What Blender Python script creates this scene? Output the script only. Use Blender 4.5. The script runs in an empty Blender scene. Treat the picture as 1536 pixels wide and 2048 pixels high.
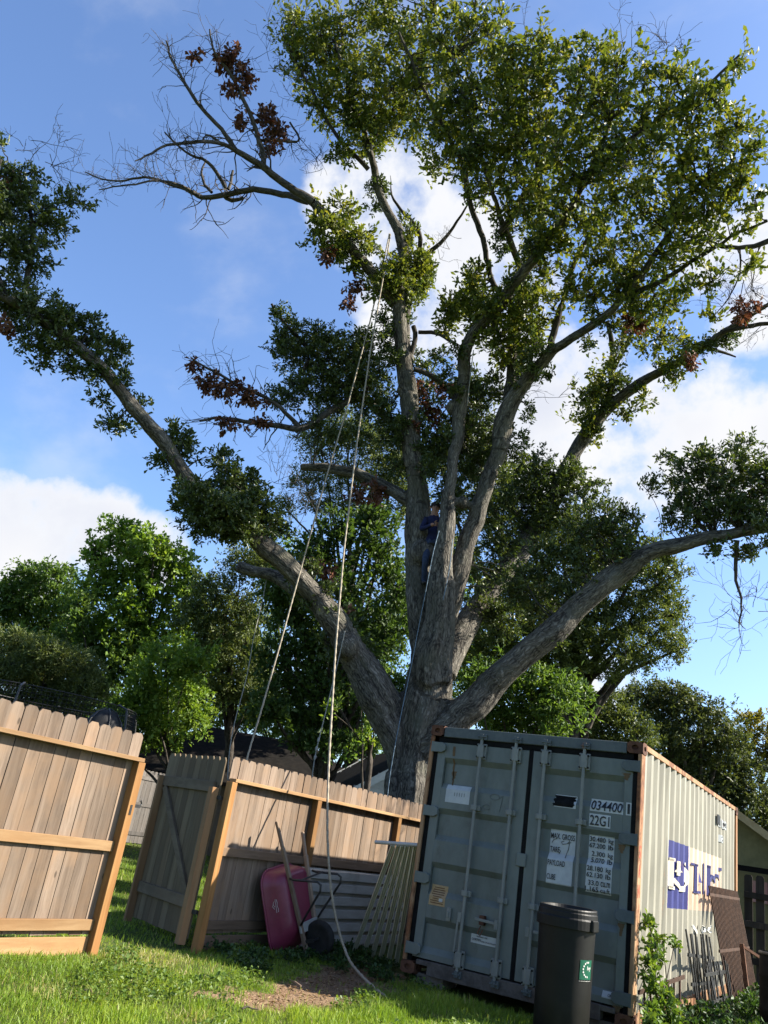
import bpy, math, random
import numpy as np
from mathutils import Vector, Matrix, noise as mnoise

scene = bpy.context.scene
R = math.radians
rng = np.random.default_rng(7)
random.seed(7)

# ------------------------------------------------------------------ camera
RW = np.array([[0.8555584186705596, 0.49398605007350715, 0.15491150562372985],
               [-0.059755830482024326, 0.39145420967765804, -0.9182553253039102],
               [-0.5142460821097619, 0.7763642083830679, 0.36443049128241917]])
CAM = np.array([4.65221736, -8.80779671, 1.36791296])
FPX = 1645.516
cam_d = bpy.data.cameras.new('camera')
cam = bpy.data.objects.new('camera', cam_d)
scene.collection.objects.link(cam)
cam.matrix_world = Matrix(((RW[0][0], -RW[1][0], -RW[2][0], CAM[0]),
                           (RW[0][1], -RW[1][1], -RW[2][1], CAM[1]),
                           (RW[0][2], -RW[1][2], -RW[2][2], CAM[2]), (0, 0, 0, 1)))
cam_d.sensor_fit = 'VERTICAL'
cam_d.sensor_height = 36.0
cam_d.lens = FPX / 2048 * 36.0
cam_d.clip_start = 0.05
cam_d.clip_end = 3000
scene.camera = cam


def ray(x, y):
    d = RW.T @ np.array([(x - 768) / FPX, (y - 1024) / FPX, 1.0])
    return d


def V(x, y, depth):                      # point at a camera depth (m)
    return CAM + depth * ray(x, y)


def onz(x, y, z=0.0):
    d = ray(x, y); return CAM + (z - CAM[2]) / d[2] * d


def onx(x, y, xx):
    d = ray(x, y); return CAM + (xx - CAM[0]) / d[0] * d


NH = np.array([-0.5522, 0.8337, 0.0])    # horizontal view direction
RH = np.array([0.8337, 0.5522, 0.0])
TC = np.array([-2.5, 4.25, 0.0])         # oak trunk centre on the ground


def U(x, y, off=0.0):                    # point on the upright plane through the oak, off metres behind it
    d = ray(x, y); return CAM + ((TC - CAM) @ NH + off) / (d @ NH) * d


# ------------------------------------------------------------------ world and sun
SUN = np.array([1.0, 0.654, 0.948]); SUN /= np.linalg.norm(SUN)
ELEV = math.asin(SUN[2]); AZ = math.atan2(SUN[0], SUN[1])
world = bpy.data.worlds.new('World'); scene.world = world; world.use_nodes = True
nt = world.node_tree; nt.nodes.clear()


def nd(tree, typ, **kw):
    n = tree.nodes.new(typ)
    for k, v in kw.items():
        setattr(n, k, v)
    return n


def math_n(tree, op, a, b=None, clamp=False):
    n = tree.nodes.new('ShaderNodeMath'); n.operation = op; n.use_clamp = clamp
    for i, s in enumerate((a, b)):
        if s is None: continue
        if isinstance(s, (int, float)): n.inputs[i].default_value = s
        else: tree.links.new(s, n.inputs[i])
    return n.outputs[0]


def maprange(tree, v, a, b, c=0.0, d=1.0, smooth=True):
    n = tree.nodes.new('ShaderNodeMapRange'); n.interpolation_type = 'SMOOTHSTEP' if smooth else 'LINEAR'
    tree.links.new(v, n.inputs[0])
    for i, s in enumerate((a, b, c, d)): n.inputs[i + 1].default_value = s
    return n.outputs[0]


def mixc(tree, fac, a, b, mode='MIX'):
    n = tree.nodes.new('ShaderNodeMix'); n.data_type = 'RGBA'; n.blend_type = mode
    for s, i in ((fac, 0), (a, 6), (b, 7)):
        if isinstance(s, (int, float)): n.inputs[i].default_value = s
        elif isinstance(s, (tuple, list)): n.inputs[i].default_value = (*s[:3], 1)
        else: tree.links.new(s, n.inputs[i])
    return n.outputs[2]


def build_world():
    L = nt.links
    sky = nd(nt, 'ShaderNodeTexSky', sky_type='NISHITA', sun_disc=False)
    sky.sun_elevation = ELEV; sky.sun_rotation = AZ
    sky.altitude = 10; sky.air_density = 1.0; sky.dust_density = 1.4; sky.ozone_density = 1.6
    tc = nd(nt, 'ShaderNodeTexCoord')
    d = tc.outputs['Generated']
    nrm = nd(nt, 'ShaderNodeVectorMath', operation='NORMALIZE'); L.new(d, nrm.inputs[0])
    d = nrm.outputs[0]
    # cloud banks: directions and half sizes (degrees)
    banks = [(700, 400, 4), (800, 430, 6), (900, 520, 6), (820, 620, 5), (1000, 600, 6), (1120, 780, 6), (1080, 880, 6),
             (1200, 880, 7), (1320, 860, 6), (1430, 880, 7), (1240, 960, 5), (1500, 900, 6), (1440, 520, 4), (1510, 500, 4),
             (1500, 640, 3.5), (20, 1035, 4), (110, 1040, 4), (200, 1070, 4), (290, 1100, 3.5), (60, 1090, 5), (1090, 1480, 3),
             (1200, 1380, 4)]
    m = None
    for (x, y, r) in banks:
        b = ray(x, y); b = b / np.linalg.norm(b)
        vm = nd(nt, 'ShaderNodeVectorMath', operation='DOT_PRODUCT'); L.new(d, vm.inputs[0]); vm.inputs[1].default_value = b
        s = maprange(nt, vm.outputs['Value'], math.cos(R(r * 1.25)), math.cos(R(r * 0.2)))
        m = s if m is None else math_n(nt, 'MAXIMUM', m, s)
    n1 = nd(nt, 'ShaderNodeTexNoise'); n1.inputs['Scale'].default_value = 9.0; n1.inputs['Detail'].default_value = 9; n1.inputs['Roughness'].default_value = 0.58
    L.new(d, n1.inputs['Vector'])
    n2 = nd(nt, 'ShaderNodeTexNoise'); n2.inputs['Scale'].default_value = 3.0; n2.inputs['Detail'].default_value = 4
    L.new(d, n2.inputs['Vector'])
    nw = nd(nt, 'ShaderNodeTexNoise'); nw.inputs['Scale'].default_value = 22.0; nw.inputs['Detail'].default_value = 8; nw.inputs['Roughness'].default_value = 0.6
    L.new(d, nw.inputs['Vector'])
    dens = math_n(nt, 'ADD', math_n(nt, 'MULTIPLY', m, 0.46), math_n(nt, 'ADD', math_n(nt, 'MULTIPLY', n1.outputs[0], 0.85), math_n(nt, 'MULTIPLY', nw.outputs[0], .25)))
    cl = maprange(nt, dens, 0.80, 1.03)
    # thin high wisps over the whole sky
    mp = nd(nt, 'ShaderNodeMapping'); mp.inputs['Scale'].default_value = (2.2, 5.5, 7.0); mp.inputs['Rotation'].default_value = (0.3, 0.5, 0.9); L.new(d, mp.inputs[0])
    n3 = nd(nt, 'ShaderNodeTexNoise'); n3.inputs['Scale'].default_value = 1.3; n3.inputs['Detail'].default_value = 8; n3.inputs['Roughness'].default_value = 0.55
    L.new(mp.outputs[0], n3.inputs['Vector'])
    wisp = maprange(nt, n3.outputs[0], 0.48, 0.8, 0.0, 0.30)
    a = math_n(nt, 'MAXIMUM', cl, wisp)
    shade = mixc(nt, maprange(nt, n2.outputs[0], 0.38, 0.62), (3.9, 4.1, 4.7), (5.0, 5.0, 5.1))
    shade = mixc(nt, maprange(nt, dens, 0.85, 1.15), (4.9, 5.0, 5.2), shade)
    skyc = mixc(nt, 1.0, sky.outputs[0], (1.08, 1.25, 1.50), 'MULTIPLY')
    col = mixc(nt, a, skyc, shade)
    bg = nd(nt, 'ShaderNodeBackground'); bg.inputs['Strength'].default_value = 0.06
    L.new(col, bg.inputs['Color'])
    out = nd(nt, 'ShaderNodeOutputWorld'); L.new(bg.outputs[0], out.inputs[0])


build_world()
sd = bpy.data.lights.new('sun', 'SUN'); sd.energy = 5.0; sd.angle = R(0.55); sd.color = (1.0, 0.93, 0.80)
sun = bpy.data.objects.new('sun', sd); scene.collection.objects.link(sun)
sun.rotation_euler = Vector(SUN).to_track_quat('Z', 'Y').to_euler()
sun.location = (20, 12, 25)
scene.view_settings.view_transform = 'Standard'
scene.view_settings.look = 'None'
scene.view_settings.exposure = 1.72
scene.view_settings.gamma = 1.0
scene.view_settings.use_curve_mapping = False
scene.cycles.max_bounces = 8
scene.cycles.transparent_max_bounces = 12

# ------------------------------------------------------------------ helpers
COL = scene.collection
ORG = {}


def thing(name, label, cat, loc=(0, 0, 0), group=None):
    o = bpy.data.objects.new(name, None); COL.objects.link(o)
    o.empty_display_size = 0.2
    o.location = loc; ORG[o] = np.array(loc, float)
    o['label'] = label; o['category'] = cat
    if group: o['group'] = group
    return o


def tag(o, label, cat, group=None):
    o['label'] = label; o['category'] = cat
    if group: o['group'] = group
    return o


class MB:
    def __init__(s): s.v = []; s.f = []; s.a = []
    def add(s, vs, fs):
        b = len(s.v); s.v += [tuple(map(float, p)) for p in vs]; s.f += [tuple(i + b for i in q) for q in fs]; return s
    def box(s, a, b):
        x0, y0, z0 = a; x1, y1, z1 = b
        return s.add([(x0, y0, z0), (x1, y0, z0), (x1, y1, z0), (x0, y1, z0), (x0, y0, z1), (x1, y0, z1), (x1, y1, z1), (x0, y1, z1)],
                     [(0, 3, 2, 1), (4, 5, 6, 7), (0, 1, 5, 4), (1, 2, 6, 5), (2, 3, 7, 6), (3, 0, 4, 7)])
    def beam(s, p, q, w, h, up=(0, 0, 1)):          # rectangular bar from p to q: w sideways, h along up
        p = np.array(p, float); q = np.array(q, float); d = q - p; d /= np.linalg.norm(d)
        sd_ = np.cross(d, up); sd_ /= np.linalg.norm(sd_); u = np.cross(sd_, d)
        vs = []
        for c in (p, q):
            for a, b in ((-1, -1), (1, -1), (1, 1), (-1, 1)): vs.append(c + sd_ * a * w / 2 + u * b * h / 2)
        return s.add(vs, [(0, 1, 2, 3), (7, 6, 5, 4), (0, 4, 5, 1), (1, 5, 6, 2), (2, 6, 7, 3), (3, 7, 4, 0)])
    def prism(s, poly, ext):                         # polygon (3d points) extruded by ext
        n = len(poly); P = [np.array(p, float) for p in poly]; e = np.array(ext, float)
        vs = P + [p + e for p in P]
        fs = [tuple(range(n))[::-1], tuple(range(n, 2 * n))] + [(i, (i + 1) % n, n + (i + 1) % n, n + i) for i in range(n)]
        return s.add(vs, fs)
    def tube(s, pts, rad, n=8, caps=True):
        P = np.array(pts, float); K = len(P)
        r = np.full(K, rad, float) if np.isscalar(rad) else np.array(rad, float)
        T = np.gradient(P, axis=0) if K > 1 else np.array([[0, 0, 1.]])
        T /= np.linalg.norm(T, axis=1)[:, None] + 1e-12
        ref = np.array([0, 0, 1.]) if abs(T[0][2]) < 0.9 else np.array([1., 0, 0])
        u = np.cross(T[0], ref); u /= np.linalg.norm(u)
        vs = []
        for k in range(K):
            u = u - T[k] * (u @ T[k]); u /= np.linalg.norm(u); w = np.cross(T[k], u)
            for j in range(n):
                a = 2 * math.pi * j / n
                vs.append(P[k] + r[k] * (math.cos(a) * u + math.sin(a) * w))
        fs = [(k * n + j, k * n + (j + 1) % n, (k + 1) * n + (j + 1) % n, (k + 1) * n + j) for k in range(K - 1) for j in range(n)]
        if caps: fs += [tuple(range(n))[::-1], tuple(range((K - 1) * n, K * n))]
        return s.add(vs, fs)
    def loft(s, rings, cap0=True, cap1=True):
        n = len(rings[0]); vs = [p for rr in rings for p in rr]
        fs = [(k * n + j, k * n + (j + 1) % n, (k + 1) * n + (j + 1) % n, (k + 1) * n + j) for k in range(len(rings) - 1) for j in range(n)]
        if cap0: fs.append(tuple(range(n))[::-1])
        if cap1: fs.append(tuple(range((len(rings) - 1) * n, len(rings) * n)))
        return s.add(vs, fs)
    def lathe(s, prof, c, n=20, axis=(0, 0, 1), cap0=False, cap1=False):     # prof: (radius, along)
        ax = np.array(axis, float); ax /= np.linalg.norm(ax)
        ref = np.array([1., 0, 0]) if abs(ax[0]) < .9 else np.array([0, 1., 0])
        u = np.cross(ax, ref); u /= np.linalg.norm(u); w = np.cross(ax, u)
        return s.loft([[np.array(c) + ax * h + r * (math.cos(2 * math.pi * j / n) * u + math.sin(2 * math.pi * j / n) * w) for j in range(n)] for r, h in prof], cap0, cap1)


def link_mesh(name, me, mat, parent=None, smooth=False, bevel=0.0):
    me.materials.append(mat)
    if smooth:
        me.polygons.foreach_set('use_smooth', [True] * len(me.polygons))
    o = bpy.data.objects.new(name, me); COL.objects.link(o)
    if parent is not None:
        o.parent = parent; ORG[o] = ORG[parent]
    else:
        ORG[o] = np.zeros(3)
    if bevel:
        b = o.modifiers.new('bevel', 'BEVEL'); b.width = bevel; b.segments = 1; b.limit_method = 'ANGLE'; b.angle_limit = R(40)
    return o


def obj(name, mb, mat, parent=None, smooth=False, bevel=0.0, origin=None):
    og = ORG[parent] if parent is not None else (np.array(origin, float) if origin is not None else np.zeros(3))
    v = np.array(mb.v, float) - og
    me = bpy.data.meshes.new(name); me.from_pydata(v.tolist(), [], mb.f); me.update()
    o = link_mesh(name, me, mat, parent, smooth, bevel)
    if parent is None and origin is not None:
        o.location = origin; ORG[o] = og
    return o


def np_obj(name, verts, faces, mat, parent=None, smooth=False, attrs=None, vec=None, origin=None):
    """fast mesh from numpy arrays (all faces the same size)"""
    og = ORG[parent] if parent is not None else (np.array(origin, float) if origin is not None else np.zeros(3))
    verts = (np.asarray(verts, float) - og).astype(np.float32); faces = np.asarray(faces, np.int32)
    me = bpy.data.meshes.new(name); nf, k = faces.shape
    me.vertices.add(len(verts)); me.vertices.foreach_set('co', verts.ravel())
    me.loops.add(nf * k); me.loops.foreach_set('vertex_index', faces.ravel())
    me.polygons.add(nf); me.polygons.foreach_set('loop_start', np.arange(0, nf * k, k, dtype=np.int32))
    me.update(calc_edges=True)
    for nm, arr in (attrs or {}).items():
        at = me.attributes.new(nm, 'FLOAT', 'POINT'); at.data.foreach_set('value', np.asarray(arr, np.float32))
    for nm, arr in (vec or {}).items():
        at = me.attributes.new(nm, 'FLOAT_VECTOR', 'POINT'); at.data.foreach_set('vector', np.asarray(arr, np.float32).ravel())
    o = link_mesh(name, me, mat, parent, smooth)
    if parent is None and origin is not None:
        o.location = origin; ORG[o] = og
    return o


def nrmz(a): return a / (np.linalg.norm(a, axis=-1, keepdims=True) + 1e-9)


def text2d(s, font_h=1.0):
    cu = bpy.data.curves.new('txt', 'FONT'); cu.body = s; cu.resolution_u = 3; cu.offset = .012
    o = bpy.data.objects.new('txt', cu); COL.objects.link(o)
    dg = bpy.context.evaluated_depsgraph_get()
    me = bpy.data.meshes.new_from_object(o.evaluated_get(dg))
    v = np.array([list(p.co)[:2] for p in me.vertices]); f = [tuple(p.vertices) for p in me.polygons]
    bpy.data.objects.remove(o); bpy.data.curves.remove(cu); bpy.data.meshes.remove(me)
    return v, f


def text_fit(mb, s, x0, x1, z0, z1, place, full=None):
    """letters of s fitted into a box; place(u, w) gives the 3d point"""
    v, f = text2d(s); mn = v.min(0); mx = v.max(0)
    u = x0 + (v[:, 0] - mn[0]) / (mx[0] - mn[0]) * (x1 - x0)
    w = z0 + (v[:, 1] - mn[1]) / (mx[1] - mn[1]) * (z1 - z0)
    mb.add([place(a, b) for a, b in zip(u, w)], f)


# ------------------------------------------------------------------ materials
def newmat(name):
    m = bpy.data.materials.new(name); m.use_nodes = True
    t = m.node_tree; p = t.nodes['Principled BSDF']; return m, t, p


def noise_n(t, vec, scale, detail=4, rough=0.55, stretch=None):
    if stretch is not None:
        mp = nd(t, 'ShaderNodeMapping'); mp.inputs['Scale'].default_value = stretch; t.links.new(vec, mp.inputs[0]); vec = mp.outputs[0]
    n = nd(t, 'ShaderNodeTexNoise'); n.inputs['Scale'].default_value = scale; n.inputs['Detail'].default_value = detail; n.inputs['Roughness'].default_value = rough
    t.links.new(vec, n.inputs['Vector']); return n.outputs[0]


def bump_n(t, p, h, strength, dist):
    b = nd(t, 'ShaderNodeBump'); b.inputs['Strength'].default_value = strength; b.inputs['Distance'].default_value = dist
    t.links.new(h, b.inputs['Height']); t.links.new(b.outputs[0], p.inputs['Normal'])


RK = .68


def dim(c): return tuple(x * RK for x in c)


def surf(name, c1, c2, scale=6, stretch=(1, 1, 1), rough=0.7, bump=0.2, bdist=0.004, rust=None, rustlo=0.6, ruststretch=(1, 1, .35), spec=0.3, dirt=None, metallic=0.0):
    c1, c2 = dim(c1), dim(c2); rust = rust and (dim(rust[0]), dim(rust[1])); dirt = dirt and dim(dirt)
    m, t, p = newmat(name)
    tc = nd(t, 'ShaderNodeTexCoord'); v = tc.outputs['Object']
    n1 = noise_n(t, v, scale, 6, .6, stretch); n2 = noise_n(t, v, scale * 6, 5, .6, stretch)
    f = math_n(t, 'ADD', math_n(t, 'MULTIPLY', n1, .65), math_n(t, 'MULTIPLY', n2, .35))
    col = mixc(t, maprange(t, f, .36, .64), c1, c2)
    rg = None
    if dirt is not None:
        nn = noise_n(t, v, 3.0, 7, .7, (1, 1, .5)); col = mixc(t, maprange(t, nn, .52, .75, 0, .6), col, dirt)
    if rust is not None:
        nr = noise_n(t, v, 2.6, 9, .72, ruststretch); nr2 = noise_n(t, v, 22, 4, .6)
        rc = mixc(t, maprange(t, nr2, .35, .65), rust[0], rust[1])
        rf = maprange(t, nr, rustlo, rustlo + .09)
        col = mixc(t, rf, col, rc)
    t.links.new(col, p.inputs['Base Color'])
    p.inputs['Roughness'].default_value = rough; p.inputs['Specular IOR Level'].default_value = spec; p.inputs['Metallic'].default_value = metallic
    if bump: bump_n(t, p, f, bump, bdist)
    return m


def woodmat(name, dark, light, warm, rough=.8, along='z', scale=1.0, knots=True):
    """sawn lumber: streaky grain along one axis, each board its own tone"""
    dark, light, warm = dim(dark), dim(light), dim(warm)
    m, t, p = newmat(name)
    tc = nd(t, 'ShaderNodeTexCoord'); oi = nd(t, 'ShaderNodeObjectInfo')
    off = nd(t, 'ShaderNodeVectorMath', operation='SCALE'); off.inputs[0].default_value = (37, 53, 71); t.links.new(oi.outputs['Random'], off.inputs['Scale'])
    ad = nd(t, 'ShaderNodeVectorMath', operation='ADD'); t.links.new(tc.outputs['Object'], ad.inputs[0]); t.links.new(off.outputs[0], ad.inputs[1])
    st = {'z': (1, 1, .05), 'y': (1, .05, 1), 'x': (.05, 1, 1)}[along]
    v = ad.outputs[0]
    wob = nd(t, 'ShaderNodeTexNoise'); wob.inputs['Scale'].default_value = 2.5; t.links.new(v, wob.inputs['Vector'])
    w2 = nd(t, 'ShaderNodeVectorMath', operation='SCALE'); w2.inputs['Scale'].default_value = .05; t.links.new(wob.outputs['Color'], w2.inputs[0])
    a2 = nd(t, 'ShaderNodeVectorMath', operation='ADD'); t.links.new(v, a2.inputs[0]); t.links.new(w2.outputs[0], a2.inputs[1]); v2 = a2.outputs[0]
    g1 = noise_n(t, v2, 38 * scale, 6, .65, st); g2 = noise_n(t, v2, 9 * scale, 3, .5, st); blot = noise_n(t, v, 2.2, 4, .6)
    gr = math_n(t, 'ADD', math_n(t, 'MULTIPLY', g1, .5), math_n(t, 'MULTIPLY', g2, .5))
    col = mixc(t, maprange(t, gr, .34, .66), dark, light)
    col = mixc(t, maprange(t, blot, .4, .7, 0, .75), col, warm)
    if knots:
        vo = nd(t, 'ShaderNodeTexVoronoi'); vo.inputs['Scale'].default_value = 3.2
        mp = nd(t, 'ShaderNodeMapping'); mp.inputs['Scale'].default_value = {'z': (1.4, 1.4, .6), 'y': (1.4, .6, 1.4), 'x': (.6, 1.4, 1.4)}[along]
        t.links.new(v, mp.inputs[0]); t.links.new(mp.outputs[0], vo.inputs['Vector'])
        kf = maprange(t, vo.outputs['Distance'], .035, .075, .75, 0)
        col = mixc(t, kf, col, tuple(c * .35 for c in dark))
    br = maprange(t, oi.outputs['Random'], 0, 1, .64, 1.26, False)
    hs = nd(t, 'ShaderNodeHueSaturation'); t.links.new(col, hs.inputs['Color']); t.links.new(br, hs.inputs['Value'])
    t.links.new(hs.outputs[0], p.inputs['Base Color']); p.inputs['Roughness'].default_value = rough; p.inputs['Specular IOR Level'].default_value = .2
    bump_n(t, p, gr, .35, .003)
    return m


def leafmat(name, stops, trans=.35, rough=.42, spec=.45, tr_tint=(1.25, 1.2, .5)):
    m, t, p = newmat(name)
    at = nd(t, 'ShaderNodeAttribute', attribute_name='rnd')
    cr = nd(t, 'ShaderNodeValToRGB'); t.links.new(at.outputs['Fac'], cr.inputs[0])
    el = cr.color_ramp.elements
    while len(el) < len(stops): el.new(.5)
    for e, (pos, c) in zip(el, stops): e.position = pos; e.color = (*c, 1)
    t.links.new(cr.outputs[0], p.inputs['Base Color']); p.inputs['Roughness'].default_value = rough; p.inputs['Specular IOR Level'].default_value = spec
    tl = nd(t, 'ShaderNodeBsdfTranslucent'); t.links.new(mixc(t, 1.0, cr.outputs[0], tr_tint, 'MULTIPLY'), tl.inputs[0])
    mx = nd(t, 'ShaderNodeMixShader'); mx.inputs[0].default_value = trans
    out = t.nodes['Material Output']
    t.links.new(p.outputs[0], mx.inputs[1]); t.links.new(tl.outputs[0], mx.inputs[2]); t.links.new(mx.outputs[0], out.inputs[0])
    return m


def barkmat(name, dark, mid, light, ridge=1.0, moss=None):
    """bark with fissures running along the limb (needs the vector attribute bk)"""
    m, t, p = newmat(name)
    at = nd(t, 'ShaderNodeAttribute', attribute_name='bk'); v = at.outputs['Vector']
    n1 = noise_n(t, v, 9, 7, .65, (1, 1, .16)); n2 = noise_n(t, v, 34, 5, .6, (1, 1, .3)); n3 = noise_n(t, v, 1.6, 4, .6)
    wv = nd(t, 'ShaderNodeTexNoise'); wv.inputs['Scale'].default_value = 4.0; wv.inputs['Detail'].default_value = 3; t.links.new(v, wv.inputs['Vector'])
    ws = nd(t, 'ShaderNodeVectorMath', operation='SCALE'); ws.inputs['Scale'].default_value = .16; t.links.new(wv.outputs['Color'], ws.inputs[0])
    wa = nd(t, 'ShaderNodeVectorMath', operation='ADD'); t.links.new(v, wa.inputs[0]); t.links.new(ws.outputs[0], wa.inputs[1])
    mp = nd(t, 'ShaderNodeMapping'); mp.inputs['Scale'].default_value = (1, 1, .20); t.links.new(wa.outputs[0], mp.inputs[0])
    vo = nd(t, 'ShaderNodeTexVoronoi', feature='DISTANCE_TO_EDGE'); vo.inputs['Scale'].default_value = 24; t.links.new(mp.outputs[0], vo.inputs['Vector'])
    pl = maprange(t, vo.outputs['Distance'], .0, .28, 0.0, 1.0)
    f = math_n(t, 'ADD', math_n(t, 'ADD', math_n(t, 'MULTIPLY', n1, .55), math_n(t, 'MULTIPLY', n2, .32)), math_n(t, 'MULTIPLY', pl, .11))
    col = mixc(t, maprange(t, f, .38, .5), dark, mid)
    col = mixc(t, maprange(t, f, .5, .66), col, light)
    if moss: col = mixc(t, maprange(t, n3, .5, .68, 0, .55), col, moss)
    n4 = noise_n(t, v, 5, 5, .7)
    col = mixc(t, maprange(t, n4, .60, .70, 0, .6), col, tuple(min(1, c * 1.35) for c in light))
    t.links.new(col, p.inputs['Base Color']); p.inputs['Roughness'].default_value = .92; p.inputs['Specular IOR Level'].default_value = .12
    bump_n(t, p, f, 1.0, .035 * ridge)
    return m


M = {}
M['door'] = surf('door_paint', (.135, .155, .142), (.178, .20, .182), 2.2, (1, 1, .5), .5, .08, .003, rust=((.16, .065, .025), (.24, .11, .045)), rustlo=.64, dirt=(.080, .080, .062))
M['bar'] = surf('bar_paint', (.19, .20, .185), (.27, .275, .245), 5, (1, 1, .4), .5, .1, .002, rust=((.16, .07, .03), (.25, .12, .05)), rustlo=.68)
M['rustpost'] = surf('rusty_post_paint', (.38, .19, .09), (.46, .29, .16), 3, (1, 1, .25), .8, .25, .003, rust=((.15, .058, .026), (.27, .11, .045)), rustlo=.50)
M['rust'] = surf('rusted_steel', (.085, .036, .022), (.17, .075, .04), 9, (1, 1, 1), .9, .3, .003)
M['header'] = surf('header_paint', (.08, .097, .10), (.12, .135, .13), 4, (1, 1, 1), .6, .1, .002, rust=((.13, .05, .025), (.24, .1, .045)), rustlo=.60)
M['sill'] = surf('scuffed_sill', (.07, .058, .05), (.14, .12, .105), 5, (1, 1, 1), .8, .2, .003, rust=((.10, .05, .03), (.16, .075, .045)), rustlo=.55)
M['rust_run'] = surf('rust_stain', (.10, .062, .03), (.16, .10, .05), 14, (1, 1, .3), .8, .1)
M['gasket'] = surf('black_gasket', (.006, .006, .006), (.014, .014, .014), 10, rough=.85, bump=.1, spec=.1)
M['white_vinyl'] = surf('white_vinyl', (.46, .48, .49), (.58, .60, .59), 3, rough=.5, bump=0, dirt=(.30, .31, .26))
M['ink'] = surf('black_ink', (.012, .012, .012), (.03, .03, .03), 12, rough=.5, bump=0)
M['grey_ink'] = surf('faint_ink', (.10, .11, .11), (.13, .14, .14), 12, rough=.6, bump=0)
M['tan_paper'] = surf('tan_plate', (.42, .27, .13), (.52, .36, .19), 6, rough=.6, bump=0, dirt=(.3, .17, .08))
M['brown_ink'] = surf('brown_ink', (.13, .06, .025), (.2, .09, .04), 12, rough=.6, bump=0)
M['red_ink'] = surf('red_marker', (.45, .07, .04), (.5, .12, .06), 12, rough=.6, bump=0)
M['cream'] = surf('cream_lettering', (.74, .66, .5), (.8, .74, .6), 5, rough=.6, bump=0)
M['blue'] = surf('blue_lettering', (.03, .032, .16), (.05, .052, .20), 5, rough=.6, bump=0)
M['white_paint'] = surf('white_lettering', (.66, .66, .62), (.75, .75, .72), 5, rough=.6, bump=0)
M['picket'] = woodmat('weathered_picket', (.145, .103, .074), (.285, .215, .162), (.285, .185, .115))
M['gate_picket'] = woodmat('gate_picket_wood', (.13, .094, .058), (.235, .18, .112), (.20, .135, .078))
M['old_picket'] = woodmat('grey_picket', (.10, .09, .085), (.19, .175, .165), (.15, .13, .115))
M['dark_picket'] = woodmat('dark_picket', (.03, .024, .02), (.075, .058, .046), (.06, .05, .04))
M['lumber_z'] = woodmat('pine_post', (.27, .125, .040), (.47, .265, .10), (.36, .17, .06), .7, 'z', .6)
M['lumber_y'] = woodmat('pine_rail', (.31, .17, .075), (.52, .335, .17), (.42, .235, .105), .7, 'y', .6)
M['lumber_x'] = woodmat('gate_rail_wood', (.12, .09, .06), (.20, .155, .105), (.165, .115, .075), .8, 'x', .6)
M['gatepost'] = woodmat('gate_stile_wood', (.22, .12, .06), (.33, .20, .10), (.28, .15, .07), .8, 'z', .6)
M['rail_old'] = woodmat('weathered_rail', (.13, .085, .055), (.26, .18, .12), (.21, .135, .08), .8, 'y', .6)
M['black_metal'] = surf('black_metal', (.012, .012, .013), (.03, .03, .03), 14, rough=.5, bump=.1, spec=.5)
M['galv'] = surf('dull_sheet_metal', (.34, .335, .305), (.46, .45, .41), 4, (1, .2, 1), .55, .06, .002, dirt=(.2, .19, .16), spec=.5)
M['strip'] = surf('yellowed_strip', (.84, .79, .55), (1.0, .95, .70), 7, (1, 1, .1), .6, .12, .003, dirt=(.45, .42, .27))
M['pvc'] = surf('white_pipe', (.5, .5, .48), (.62, .62, .6), 7, rough=.4, bump=0)
M['pink'] = surf('pink_plastic', (.20, .025, .058), (.26, .036, .076), 3, rough=.42, bump=.03, dirt=(.25, .07, .10), spec=.5)
M['barrow_wood'] = woodmat('handle_wood', (.24, .165, .115), (.40, .30, .22), (.30, .205, .14), .8, 'z', 1.0)
M['tyre'] = surf('tyre_rubber', (.012, .012, .012), (.03, .028, .026), 18, rough=.8, bump=.2)
M['bin'] = surf('black_bin_plastic', (.007, .0068, .0064), (.012, .0115, .0105), 5, rough=.5, bump=.05, dirt=(.026, .024, .021), spec=.22)
M['green_label'] = surf('green_label', (.01, .10, .055), (.012, .12, .07), 5, rough=.4, bump=0)
M['rope'] = surf('pale_rope', (.30, .25, .18), (.46, .40, .31), 60, rough=.9, bump=.4, bdist=.002)
M['rope_grey'] = surf('grey_rope', (.25, .25, .23), (.4, .39, .35), 60, rough=.9, bump=.3, bdist=.002)
M['rope_blue'] = surf('blue_rope', (.10, .16, .22), (.20, .27, .34), 60, rough=.9, bump=.3, bdist=.002)
M['shingle'] = surf('dark_shingle', (.006, .0052, .0046), (.017, .0145, .0125), 7, rough=.95, bump=.4, bdist=.01, spec=.1, dirt=(.03, .023, .016))
M['siding'] = surf('white_siding', (.55, .57, .58), (.68, .69, .69), 3, rough=.7, bump=0, dirt=(.45, .46, .44))
M['house_wall'] = surf('brown_wall', (.16, .12, .09), (.22, .17, .13), 3, rough=.8, bump=.1)
M['shed_wall'] = surf('olive_shed_wall', (.22, .20, .09), (.30, .26, .12), 3, rough=.8, bump=.1, dirt=(.14, .15, .07))
M['fascia'] = surf('tan_fascia', (.42, .30, .15), (.55, .42, .22), 3, rough=.8, bump=.1)
M['pinkcloth'] = surf('pink_red_cloth', (.50, .20, .18), (.62, .36, .30), 6, (1, 1, .2), .9, .1)
M['rust_dark'] = surf('dark_rust', (.045, .024, .016), (.10, .052, .032), 9, rough=.9, bump=.3)
M['terracotta'] = surf('pink_clay', (.50, .22, .16), (.60, .32, .24), 8, rough=.8, bump=.1)
M['concrete'] = surf('wood_block', (.14, .12, .10), (.24, .21, .18), 9, rough=.9, bump=.2)
M['shirt'] = surf('navy_cloth', (.012, .016, .06), (.025, .03, .10), 20, rough=.9, bump=.1)
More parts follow.
